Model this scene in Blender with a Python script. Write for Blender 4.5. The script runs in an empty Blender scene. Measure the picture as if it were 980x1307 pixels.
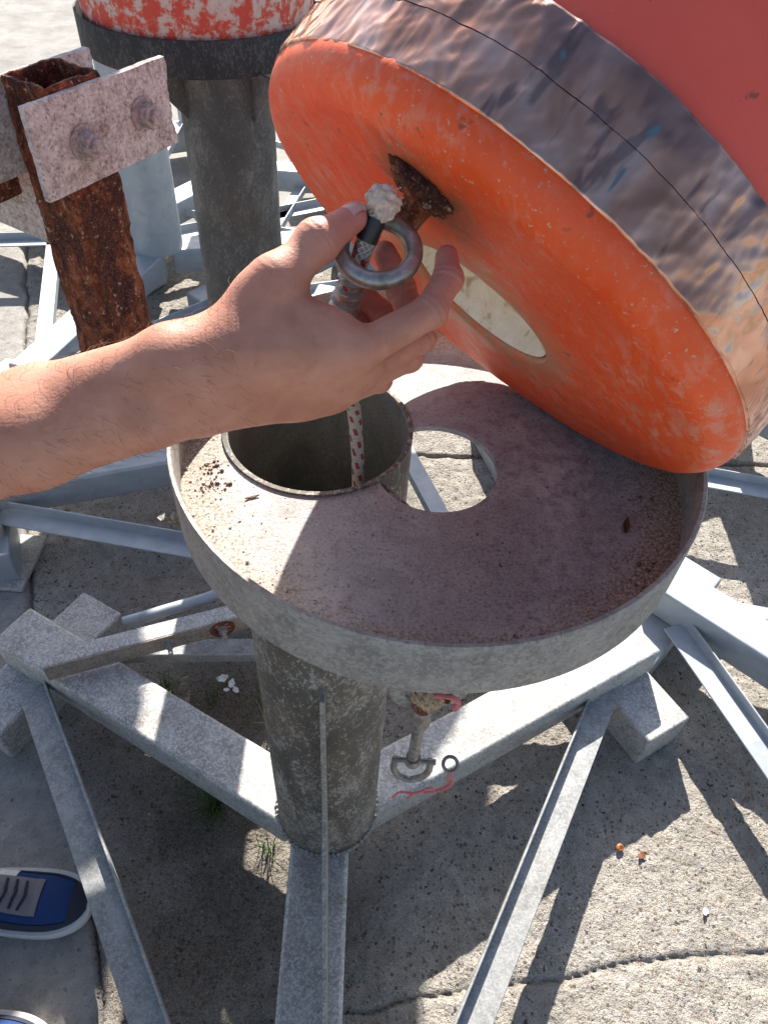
import bpy, bmesh, math, random
import numpy as np
from mathutils import Vector, Matrix

random.seed(7); rng = np.random.default_rng(7)
scene = bpy.context.scene
C = scene.collection
R_ = math.radians

# ------------------------------------------------------------------ camera, sky, sun, exposure
cam_d = bpy.data.cameras.new('camera'); cam = bpy.data.objects.new('camera', cam_d); C.objects.link(cam)
cam_d.sensor_fit = 'HORIZONTAL'; cam_d.sensor_width = 36.0; cam_d.lens = 36.0*950/980
cam_d.clip_start = 0.02; cam_d.clip_end = 600
PITCH, ROLL = R_(47.48), R_(4.0)
fwd = Vector((0, math.cos(PITCH), -math.sin(PITCH)))
up0 = Vector((0, math.sin(PITCH), math.cos(PITCH)))
rgt = math.cos(ROLL)*Vector((1, 0, 0)) + math.sin(ROLL)*up0
upv = -math.sin(ROLL)*Vector((1, 0, 0)) + math.cos(ROLL)*up0
cam.matrix_world = Matrix(((rgt.x, upv.x, -fwd.x, 0), (rgt.y, upv.y, -fwd.y, 0), (rgt.z, upv.z, -fwd.z, 1.75), (0, 0, 0, 1)))
scene.camera = cam

SUN_EL, SUN_AZ = R_(34), R_(92)
sun_dir = Vector((math.cos(SUN_EL)*math.cos(SUN_AZ), math.cos(SUN_EL)*math.sin(SUN_AZ), math.sin(SUN_EL)))
world = bpy.data.worlds.new('World'); scene.world = world; world.use_nodes = True
wn = world.node_tree.nodes; wl = world.node_tree.links; wn.clear()
sky = wn.new('ShaderNodeTexSky'); sky.sky_type = 'NISHITA'; sky.sun_disc = False
sky.sun_elevation = SUN_EL; sky.sun_rotation = math.pi/2 - SUN_AZ
sky.air_density = 1.0; sky.dust_density = 1.6; sky.ozone_density = 1.0
bgn = wn.new('ShaderNodeBackground'); bgn.inputs['Strength'].default_value = 0.08
wo = wn.new('ShaderNodeOutputWorld')
wl.new(sky.outputs[0], bgn.inputs[0]); wl.new(bgn.outputs[0], wo.inputs[0])
sl = bpy.data.lights.new('sun', 'SUN'); sl.energy = 5.0; sl.angle = R_(0.53); sl.color = (1.0, 0.95, 0.875)
so = bpy.data.objects.new('sun', sl); C.objects.link(so)
so.rotation_euler = (-sun_dir).to_track_quat('-Z', 'Y').to_euler(); so.location = sun_dir*20
scene.view_settings.view_transform = 'Standard'; scene.view_settings.look = 'None'
scene.view_settings.exposure = 1.32; scene.view_settings.gamma = 1.0
scene.view_settings.use_curve_mapping = False

# ------------------------------------------------------------------ node toolkit
class Mat:
    def __init__(s, name, vary=True):
        s.m = bpy.data.materials.new(name); s.m.use_nodes = True
        s.t = s.m.node_tree; s.n = s.t.nodes; s.l = s.t.links
        s.b = next(x for x in s.n if x.type == 'BSDF_PRINCIPLED')
        tc = s.n.new('ShaderNodeTexCoord'); s.raw = tc.outputs['Object']; s.uv = tc.outputs['UV']
        if vary:
            oi = s.n.new('ShaderNodeObjectInfo'); mu = s.n.new('ShaderNodeMath'); mu.operation = 'MULTIPLY'
            mu.inputs[1].default_value = 37.0; s.l.new(oi.outputs['Random'], mu.inputs[0])
            ad = s.n.new('ShaderNodeVectorMath'); ad.operation = 'ADD'
            s.l.new(s.raw, ad.inputs[0]); s.l.new(mu.outputs[0], ad.inputs[1]); s.co = ad.outputs[0]
        else: s.co = s.raw
    def _in(s, sock, v):
        if hasattr(v, 'links') or isinstance(v, bpy.types.NodeSocket): s.l.new(v, sock)
        elif v is not None:
            if sock.type == 'RGBA' and len(v) == 3: v = (*v, 1)
            sock.default_value = v
    def scale(s, vec, sc):
        n = s.n.new('ShaderNodeVectorMath'); n.operation = 'MULTIPLY'; s.l.new(vec, n.inputs[0]); n.inputs[1].default_value = sc; return n.outputs[0]
    def noise(s, sc, det=6, ro=.6, dist=0, co=None):
        n = s.n.new('ShaderNodeTexNoise'); s.l.new(co or s.co, n.inputs['Vector'])
        n.inputs['Scale'].default_value = sc; n.inputs['Detail'].default_value = min(det, 4)
        n.inputs['Roughness'].default_value = ro; n.inputs['Distortion'].default_value = dist; return n.outputs[0]
    def vor(s, sc, feat='F1', co=None, out='Distance', rand=1.0):
        n = s.n.new('ShaderNodeTexVoronoi'); n.feature = feat; s.l.new(co or s.co, n.inputs['Vector'])
        n.inputs['Scale'].default_value = sc; n.inputs['Randomness'].default_value = rand; return n.outputs[out]
    def ramp(s, f, stops, interp='LINEAR'):
        n = s.n.new('ShaderNodeValToRGB'); s.l.new(f, n.inputs[0]); e = n.color_ramp.elements; n.color_ramp.interpolation = interp
        while len(e) < len(stops): e.new(.5)
        for el, (p, c) in zip(e, stops):
            el.position = p; el.color = (c, c, c, 1) if isinstance(c, (int, float)) else (*c, 1)
        return n.outputs[0]
    def mix(s, f, a, b, mode='MIX'):
        n = s.n.new('ShaderNodeMix'); n.data_type = 'RGBA'; n.blend_type = mode
        s._in(n.inputs[0], f); s._in(n.inputs[6], a); s._in(n.inputs[7], b); return n.outputs[2]
    def math(s, op, a, b=None, clamp=False):
        n = s.n.new('ShaderNodeMath'); n.operation = op; n.use_clamp = clamp
        s._in(n.inputs[0], a)
        if b is not None: s._in(n.inputs[1], b)
        return n.outputs[0]
    def sep(s, vec):
        n = s.n.new('ShaderNodeSeparateXYZ'); s.l.new(vec, n.inputs[0]); return n.outputs
    def attr(s, name):
        n = s.n.new('ShaderNodeAttribute'); n.attribute_name = name; return n.outputs['Fac']
    def bump(s, h, st=.5, d=.002, nrm=None):
        n = s.n.new('ShaderNodeBump'); n.inputs['Strength'].default_value = st; n.inputs['Distance'].default_value = d
        s.l.new(h, n.inputs['Height'])
        if nrm is not None: s.l.new(nrm, n.inputs['Normal'])
        return n.outputs[0]
    def out(s, col=None, rough=None, metal=None, nrm=None, spec=None, **kw):
        s._in(s.b.inputs['Base Color'], col); s._in(s.b.inputs['Roughness'], rough); s._in(s.b.inputs['Metallic'], metal)
        if nrm is not None: s.l.new(nrm, s.b.inputs['Normal'])
        if spec is not None: s.b.inputs['Specular IOR Level'].default_value = spec
        for k, v in kw.items(): s.b.inputs[k.replace('_', ' ')].default_value = v
        return s.m

def m_galv_old(name, base=(.40, .39, .365), light=(.60, .59, .57), dark=(.20, .19, .175), speck=.85, dirt=.5):
    m = Mat(name)
    n1 = m.noise(165, 4, .68, .5); n2 = m.noise(7, 4, .6, .4); n3 = m.noise(340, 3, .7); n4 = m.noise(30, 4, .6)
    c = m.ramp(n4, [(.32, tuple(.68*k for k in base)), (.68, tuple(1.18*k for k in base))])
    c = m.mix(m.ramp(n1, [(.49, 0.), (.56, speck)]), c, light)
    c = m.mix(m.ramp(n3, [(.36, .75), (.44, 0.)]), c, dark)
    c = m.mix(m.ramp(n2, [(.52, 0.), (.72, dirt)]), c, m.ramp(n1, [(.4, (.17, .13, .095)), (.6, (.33, .28, .23))]))
    b = m.bump(n1, .35, .0012); b = m.bump(n3, .3, .0007, b)
    return m.out(c, m.ramp(n1, [(.3, .70), (.7, .50)]), .2, b)
def m_galv_new(name, tint=(.38, .415, .445)):
    m = Mat(name)
    v = m.vor(38, out='Color'); bw = m.sep(v)[0]; n1 = m.noise(9, 6, .6, .5); n2 = m.noise(60, 5, .6)
    c = m.mix(m.ramp(bw, [(0, .0), (1, .55)]), tint, tuple(.78*x for x in tint))
    c = m.mix(m.ramp(n1, [(.45, 0.), (.75, .5)]), c, (.48, .505, .52))
    c = m.mix(m.ramp(n2, [(.60, 0.), (.75, .35)]), c, (.36, .36, .35))
    return m.out(c, m.ramp(n2, [(.3, .50), (.7, .66)]), .35, m.bump(n2, .12, .001))
def m_rust(name):
    m = Mat(name)
    st = m.scale(m.co, (1, 1, .62))
    n1 = m.noise(55, 4, .7, .6, st); n2 = m.noise(140, 4, .72, .5, st); n3 = m.noise(20, 4, .6, .4, m.scale(m.co, (1, 1, .35))); n4 = m.noise(420, 3, .7)
    c = m.ramp(n1, [(.30, (.032, .011, .008)), (.44, (.090, .026, .014)), (.56, (.20, .055, .022)), (.70, (.31, .125, .055))])
    c = m.mix(m.ramp(n2, [(.54, 0.), (.66, .65)]), c, (.33, .16, .085))
    c = m.mix(m.ramp(n3, [(.50, 0.), (.57, .85)]), c, m.ramp(n2, [(.4, (.028, .010, .009)), (.65, (.085, .028, .020))]))
    c = m.mix(m.ramp(m.noise(95, 3, .6, .3), [(.63, 0.), (.67, .75)]), c, (.44, .32, .24)); c = m.mix(m.ramp(n4, [(.60, 0.), (.68, .6)]), c, (.46, .33, .24))
    b = m.bump(n1, .9, .005); b = m.bump(n2, .9, .003, b); b = m.bump(n4, .6, .0012, b)
    return m.out(c, .88, 0, b, .25)
def m_orange(name, face=False):
    m = Mat(name, vary=False)
    n1 = m.noise(7, 7, .6, .6); n2 = m.noise(45, 8, .7, .8); n3 = m.noise(240, 4, .7); st = m.noise(30, 7, .65, 1.0, m.scale(m.co, (1.0, .22, 1)))
    c = m.ramp(n1, [(.3, (.80, .075, .006)), (.55, (.86, .098, .012)), (.75, (.90, .135, .028))] if face else [(.3, (.78, .085, .050)), (.55, (.82, .10, .060)), (.75, (.85, .125, .075))])  # body stops are redder: sky reflection put into the paint colour
    if face:
        c = m.mix(m.math('MULTIPLY', m.ramp(m.noise(90, 4, .75, .3, m.scale(m.co, (1.0, .35, 1))), [(.47, 0.), (.62, .58)]), m.ramp(n1, [(.42, .15), (.62, 1.)])), c, (.64, .37, .26))
        c = m.mix(m.ramp(m.noise(120, 4, .75), [(.60, 0.), (.70, .45)]), c, (.48, .17, .08))
        x, y, z = m.sep(m.raw)
        rr = m.math('SQRT', m.math('ADD', m.math('MULTIPLY', x, x), m.math('MULTIPLY', y, y)))
        hole = m.ramp(m.math('ADD', rr, m.math('MULTIPLY', m.math('SUBTRACT', n2, .5), .10)), [(.064, .8), (.115, 0.)])
        c = m.mix(hole, c, (.40, .24, .13))
        # grime bleeding from the corroded fixing
        dx = m.math('SUBTRACT', x, .021); dy = m.math('SUBTRACT', y, .155)
        rb = m.math('SQRT', m.math('ADD', m.math('MULTIPLY', dx, dx), m.math('MULTIPLY', dy, dy)))
        gr = m.ramp(m.math('ADD', rb, m.math('MULTIPLY', m.math('SUBTRACT', n2, .5), .07)), [(.022, .9), (.034, .45), (.055, 0.)])
        c = m.mix(gr, c, (.20, .085, .03))
    c = m.mix(m.ramp(n3, [(.63, 0.), (.68, .75)] if face else [(.70, 0.), (.75, .5)]), c, (.66, .46, .34))
    c = m.mix(m.ramp(m.noise(75, 3, .5), [(.25, .75), (.31, 0.)]), c, (.18, .06, .03))
    b = m.bump(n3, .22, .0008); b = m.bump(n2, .25, .0022, b)
    return m.out(c, m.ramp(n2, [(.3, .36), (.7, .56)]), 0, b, .5)
def m_copper(name):
    m = Mat(name, vary=False)
    n1 = m.noise(30, 3, .55, .3, m.scale(m.co, (1, 1, .7))); w = m.noise(26, 3, .5, .2, m.scale(m.co, (1, 1, .35))); n3 = m.noise(30, 3, .6, .5, m.scale(m.co, (1, 1, .45))); big = m.noise(8, 3, .5, .3)
    z = m.sep(m.raw)[2]
    c = m.ramp(n1, [(.34, (.52, .235, .15)), (.50, (.70, .35, .235)), (.68, (.84, .52, .40))])
    dull = m.math('ADD', m.math('MULTIPLY', m.math('SUBTRACT', big, .5), 1.7), m.math('MULTIPLY', m.math('SUBTRACT', z, .034), 16))
    dull = m.math('ADD', dull, m.math('MULTIPLY', m.math('SUBTRACT', w, .5), 2.0))
    dl = m.ramp(dull, [(-.02, 0.), (.25, .85)])
    c = m.mix(dl, c, m.ramp(n1, [(.36, (.20, .115, .105)), (.66, (.42, .255, .225))]))
    c = m.mix(m.ramp(m.noise(50, 3, .6, .5, m.scale(m.co, (1, 1, .25))), [(.60, 0.), (.66, .55)]), c, (.11, .085, .10))
    c = m.mix(m.ramp(n3, [(.665, 0.), (.695, .8)]), c, (.16, .30, .31))
    return m.out(c, m.mix(dl, (.20,)*3, (.34,)*3), m.mix(dl, (.97,)*3, (.80,)*3))
def m_cream(name):
    m = Mat(name)
    n1 = m.noise(40, 8, .7, .8); n2 = m.noise(160, 5, .7)
    c = m.ramp(n1, [(.33, (.50, .36, .22)), (.46, (.80, .72, .58)), (.7, (.90, .86, .76))])
    return m.out(c, .6, 0, m.bump(n2, .4, .0015))
def m_tray(name):
    m = Mat(name, vary=False)
    x, y, z = m.sep(m.raw)
    rr = m.math('SQRT', m.math('ADD', m.math('MULTIPLY', x, x), m.math('MULTIPLY', y, y)))
    n1 = m.noise(13, 4, .65, .6); n2 = m.noise(80, 4, .7, .5); n3 = m.noise(330, 3, .72); n4 = m.noise(4.5, 4, .5, .3); n5 = m.noise(520, 2, .6)
    c = m.ramp(n1, [(.30, (.30, .29, .28)), (.50, (.42, .41, .395)), (.70, (.55, .54, .515))])
    c = m.mix(m.ramp(n2, [(.50, 0.), (.66, .55)]), c, (.24, .205, .18))
    c = m.mix(m.ramp(n4, [(.46, 0.), (.62, .55)]), c, m.ramp(n3, [(.4, (.17, .13, .11)), (.6, (.31, .25, .22))]))
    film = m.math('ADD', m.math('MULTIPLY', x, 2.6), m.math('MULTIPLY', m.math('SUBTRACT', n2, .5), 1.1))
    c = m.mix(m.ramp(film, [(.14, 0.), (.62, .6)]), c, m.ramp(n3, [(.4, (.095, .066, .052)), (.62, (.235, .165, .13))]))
    edge = m.ramp(m.math('ADD', rr, m.math('MULTIPLY', m.math('SUBTRACT', n2, .5), .11)), [(.190, 0.), (.236, .92)])
    c = m.mix(edge, c, m.ramp(n3, [(.38, (.14, .10, .07)), (.52, (.34, .27, .195)), (.64, (.62, .54, .43))]))
    c = m.mix(m.ramp(n3, [(.36, .6), (.44, 0.)]), c, (.13, .10, .085))
    c = m.mix(m.ramp(n5, [(.62, 0.), (.68, .6)]), c, (.66, .61, .55))
    c = m.mix(m.ramp(m.noise(190, 2, .5), [(.69, 0.), (.72, .8)]), c, (.07, .05, .045))
    b = m.bump(n3, .55, .0014); b = m.bump(n2, .35, .0022, b)
    return m.out(c, .72, .05, b)
def m_pipe(name, base=(.135, .120, .10), light=(.23, .21, .18), fleck=.8, fc=(.42, .395, .35)):
    m = Mat(name)
    st = m.scale(m.co, (1, 1, .55))
    n1 = m.noise(13, 4, .7, .6, st); n2 = m.noise(170, 4, .68, .9, st); n3 = m.noise(7, 4, .6); n4 = m.noise(300, 3, .7)
    c = m.ramp(n1, [(.34, tuple(.65*k for k in base)), (.52, base), (.70, light)])
    dens = m.math('ADD', n2, m.math('MULTIPLY', m.math('SUBTRACT', n1, .5), .45))
    c = m.mix(m.ramp(dens, [(.525, 0.), (.58, fleck)]), c, fc)
    c = m.mix(m.ramp(n4, [(.38, .6), (.46, 0.)]), c, tuple(.4*k for k in base))
    c = m.mix(m.ramp(n3, [(.48, 0.), (.7, .35)]), c, tuple(k*w for k, w in zip(base, (1.15, .85, .6))))
    b = m.bump(n2, .5, .0016); b = m.bump(n4, .4, .0009, b)
    return m.out(c, .66, .15, b)
def m_concrete(name):
    m = Mat(name, vary=False)
    soil = m.attr('soil'); smooth = m.attr('smooth')
    n0 = m.noise(2.6, 4, .6, .4); n1 = m.noise(26, 4, .65, .3); n2 = m.noise(135, 3, .66); n3 = m.noise(400, 3, .7); v = m.vor(110); vc = m.sep(m.vor(110, out='Color'))
    c = m.ramp(n1, [(.30, (.31, .28, .24)), (.5, (.41, .375, .33)), (.70, (.51, .475, .425))])
    grit = m.math('MULTIPLY', m.ramp(v, [(.34, .95), (.46, 0.)]), m.ramp(vc[1], [(.52, 0.), (.56, 1.)]))
    c = m.mix(grit, c, m.ramp(vc[0], [(0, (.10, .08, .06)), (.3, (.34, .25, .17)), (.6, (.60, .53, .44)), (1, (.22, .22, .22))]))
    c = m.mix(m.ramp(n3, [(.37, .75), (.45, 0.)]), c, (.15, .125, .10))
    c = m.mix(m.ramp(n3, [(.58, 0.), (.66, .7)]), c, (.66, .61, .53))
    c = m.mix(m.ramp(n2, [(.60, 0.), (.655, .75)]), c, (.105, .088, .068))
    c = m.mix(m.ramp(n0, [(.46, 0.), (.70, .45)]), c, (.25, .22, .185))
    c = m.mix(m.ramp(m.noise(70, 2, .5), [(.67, 0.), (.70, .85)]), c, (.04, .04, .045))
    c = m.mix(m.math('MULTIPLY', soil, m.ramp(n2, [(.3, 1.), (.62, .6)])), c, m.ramp(n3, [(.35, (.040, .029, .021)), (.52, (.095, .070, .047)), (.68, (.27, .22, .165))]))  # soil colour, darkened to carry part of the ground shade
    c = m.mix(m.math('MULTIPLY', smooth, .62), c, m.ramp(n1, [(.3, (.27, .26, .25)), (.7, (.38, .37, .35))]))
    rough = m.ramp(smooth, [(0, 1.0), (1, .3)])
    h = m.math('MULTIPLY', m.math('ADD', n2, m.math('MULTIPLY', grit, .3)), rough)
    b = m.bump(h, .9, .009); b = m.bump(n3, .8, .0030, b)
    return m.out(c, .92, 0, b, .2)
def m_far_ground(name):
    m = Mat(name, vary=False)
    n1 = m.noise(6, 8, .7); n2 = m.noise(90, 6, .7)
    c = m.ramp(n1, [(.3, (.19, .18, .165)), (.7, (.32, .305, .28))])
    c = m.mix(m.ramp(n2, [(.6, 0.), (.7, .6)]), c, (.14, .12, .10))
    return m.out(c, .9, 0, m.bump(n2, .6, .006))
def m_skin(name):
    m = Mat(name, vary=False)
    n1 = m.noise(38, 6, .6, .3); n2 = m.noise(150, 5, .65); v = m.vor(620); n3 = m.noise(14, 4, .5)
    c = m.ramp(n1, [(.30, (.46, .190, .118)), (.5, (.54, .240, .155)), (.72, (.61, .295, .200))])
    pink = m.attr('pink')
    c = m.mix(m.math('MULTIPLY', pink, .55), c, (.60, .19, .165))
    c = m.mix(m.ramp(n2, [(.60, 0.), (.70, .30)]), c, (.34, .13, .08))
    c = m.mix(m.ramp(n3, [(.45, 0.), (.7, .25)]), c, (.48, .18, .13))
    crease = m.attr('crease')
    wv = m.noise(240, 5, .7, .4, m.scale(m.co, (1.0, .55, 1.0)))
    c = m.mix(m.math('MULTIPLY', crease, -.45, True), c, (.30, .11, .08)); b = m.bump(v, .18, .0006); b = m.bump(wv, .28, .0011, b); b = m.bump(crease, .9, .0016, b)
    m.b.inputs['Subsurface Weight'].default_value = .22
    m.b.inputs['Subsurface Radius'].default_value = (.012, .004, .002)
    m.b.inputs['Subsurface Scale'].default_value = .35
    return m.out(c, m.ramp(n2, [(.3, .50), (.7, .62)]), 0, b, .4)
def m_rope(name):
    m = Mat(name, vary=False)
    u, v, w = m.sep(m.uv)
    d1 = m.math('ADD', m.math('MULTIPLY', u, 8), m.math('MULTIPLY', v, 260))
    d2 = m.math('SUBTRACT', m.math('MULTIPLY', u, 8), m.math('MULTIPLY', v, 260))
    s1 = m.math('SINE', m.math('MULTIPLY', d1, 6.2832)); s2 = m.math('SINE', m.math('MULTIPLY', d2, 6.2832))
    h = m.math('MAXIMUM', s1, s2)
    fl = m.math('FRACT', m.math('ADD', m.math('MULTIPLY', u, 2), .1)); fr = m.math('FRACT', m.math('ADD', m.math('MULTIPLY', v, 44), m.math('MULTIPLY', m.math('FLOOR', m.math('ADD', m.math('MULTIPLY', u, 5), m.math('MULTIPLY', v, 16))), .43)))
    fl = m.math('FRACT', m.math('ADD', m.math('MULTIPLY', u, 5), m.math('MULTIPLY', v, 16)))
    red = m.math('MULTIPLY', m.math('LESS_THAN', m.math('ABSOLUTE', m.math('SUBTRACT', fl, .5)), .24), m.math('LESS_THAN', fr, .5))
    n2 = m.noise(500, 4, .7)
    c = m.ramp(n2, [(.3, (.50, .44, .36)), (.7, (.74, .69, .60))])
    c = m.mix(m.math('MULTIPLY', red, .92), c, (.42, .018, .025))
    return m.out(c, .85, 0, m.bump(h, 1.0, .0014))
def m_plain(name, col, rough=.6, metal=0., nz=80, amt=.25, bump=.3, bd=.001):
    m = Mat(name)
    n1 = m.noise(nz, 6, .65, .3)
    c = m.ramp(n1, [(.3, tuple(x*(1-amt) for x in col)), (.7, tuple(min(1, x*(1+amt)) for x in col))])
    return m.out(c, rough, metal, m.bump(n1, bump, bd))
def m_chalked(name):
    m = Mat(name)
    n1 = m.noise(30, 4, .75, .2); n2 = m.noise(120, 6, .7)
    c = m.ramp(n1, [(.44, (.56, .065, .04)), (.49, (.58, .15, .10)), (.535, (.56, .40, .34)), (.7, (.60, .53, .47))])
    c = m.mix(m.ramp(n2, [(.60, 0.), (.7, .4)]), c, (.42, .36, .30))
    return m.out(c, .75, 0, m.bump(n1, .4, .002))
def m_encrusted(name):
    m = Mat(name)
    n1 = m.noise(60, 4, .68, .4); n2 = m.noise(210, 3, .7, .3); v = m.vor(75); n3 = m.noise(13, 4, .55)
    c = m.ramp(n1, [(.32, (.33, .285, .265)), (.48, (.47, .43, .41)), (.66, (.59, .56, .54))])
    c = m.mix(m.ramp(n2, [(.55, 0.), (.61, .75)]), c, (.70, .66, .63))
    c = m.mix(m.ramp(n2, [(.37, .7), (.43, 0.)]), c, (.20, .135, .11))
    c = m.mix(m.ramp(n3, [(.55, 0.), (.66, .7)]), c, m.ramp(n2, [(.4, (.13, .08, .06)), (.6, (.36, .27, .22))]))
    c = m.mix(m.ramp(v, [(.06, .6), (.16, 0.)]), c, (.13, .085, .065))
    b = m.bump(n2, .7, .0022); b = m.bump(n1, .6, .004, b)
    return m.out(c, .85, 0, b, .25)

MT = dict(
    galv=m_galv_old('weathered_galvanised_steel'),
    galv_dirty=m_galv_old('grimy_galvanised_steel', (.27, .25, .225), (.45, .43, .395), (.11, .095, .08), .6, .6),
    rim=m_galv_old('tray_rim_steel', (.31, .285, .255), (.42, .395, .36), (.17, .145, .12), .5, .4),
    tie=m_galv_old('tie_bar_steel', (.30, .305, .30), (.42, .425, .42), (.17, .165, .155), .55, .35), suede=m_plain('grey_suede', (.20, .19, .195), .9, 0, 700, .3, .5, .0006),
    galv_new=m_galv_new('new_galvanised_steel'), tray=m_tray('tray_floor_zinc'), pipe=m_pipe('post_pipe_steel'),
    pipe_in=m_pipe('pipe_bore_steel', (.20, .205, .18), (.26, .265, .235), .12),
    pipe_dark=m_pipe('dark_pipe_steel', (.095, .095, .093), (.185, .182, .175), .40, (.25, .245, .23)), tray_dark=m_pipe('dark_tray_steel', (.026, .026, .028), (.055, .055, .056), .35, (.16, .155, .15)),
    rust=m_rust('flaking_rust'), orange=m_orange('orange_paint_sky_tint'), orange_face=m_orange('orange_paint_scuffed', True),
    copper=m_copper('copper_sheet'), cream=m_cream('cream_foam'), concrete=m_concrete('concrete'), far=m_far_ground('yard_surface'),
    skin=m_skin('skin'), rope=m_rope('braided_rope'), encr=m_encrusted('encrusted_steel'), chalk=m_chalked('chalked_red_paint'),
    stainless=m_plain('stainless_steel', (.34, .305, .27), .42, .75, 80, .5, .5, .0012),
    tape_black=m_plain('black_tape', (.012, .012, .013), .38), tape_grey=m_plain('grey_tape', (.34, .32, .28), .3, .3, 30, .25, .6, .004),
    fray=m_plain('frayed_fibre', (.64, .50, .40), .95, 0, 200, .35, .8, .002),
    zincy=m_plain('dull_zinc', (.25, .225, .20), .5, .5, 160, .5), crust=m_plain('salt_crust', (.52, .36, .22), .9, 0, 300, .6, 1.0, .002),
    pink=m_plain('pink_cord', (.56, .16, .16), .8, 0, 500, .3), 
    blue=m_plain('blue_mesh_fabric', (.007, .036, .145), .8, 0, 900, .35, .8, .0006), navy=m_plain('navy_suede', (.030, .034, .055), .9, 0, 700, .3, .5, .0006),
    skyblue=m_plain('light_blue_panel', (.20, .36, .62), .5, 0, 300, .1), white=m_plain('white_rubber', (.66, .63, .60), .6, 0, 60, .08, .1),
    lace=m_plain('dark_lace', (.02, .024, .045), .8, 0, 600, .3), shirt=m_plain('grey_cotton', (.16, .17, .19), .9, 0, 300, .15), jeans=m_plain('denim', (.05, .07, .12), .9, 0, 500, .3),
    bolt=m_plain('crusted_bolt', (.36, .315, .30), .8, .1, 180, .5, .8, .0016), rusty_bar=m_galv_old('rusty_bar_steel', (.27, .22, .18), (.42, .36, .31), (.10, .065, .045), .5, .95), hair_fine=m_plain('arm_hair', (.20, .10, .045), .5, 0, 100, .3), hair=m_plain('brown_hair', (.06, .035, .02), .6, 0, 200, .4, 1.0, .004), nail=m_plain('nail', (.60, .31, .26), .32, 0, 90, .06, .05),
    grass=m_plain('grass_blade', (.055, .10, .022), .6, 0, 60, .4), leaf=m_plain('dead_leaf', (.20, .085, .035), .8, 0, 120, .4),
    stone=m_plain('grit_stone', (.40, .36, .31), .85, 0, 45, .5), flake=m_plain('white_flake', (.75, .75, .74), .6), shell=m_plain('snail_shell', (.42, .15, .05), .4, 0, 300, .4),
    dirt=m_plain('dry_dirt', (.17, .115, .075), .95, 0, 220, .5), eye=m_plain('eye_white', (.75, .73, .70), .2), grass_dry=m_plain('dry_stalk', (.36, .30, .18), .8, 0, 60, .3),
    green=m_plain('moss', (.06, .10, .03), .9, 0, 200, .4))

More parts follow.
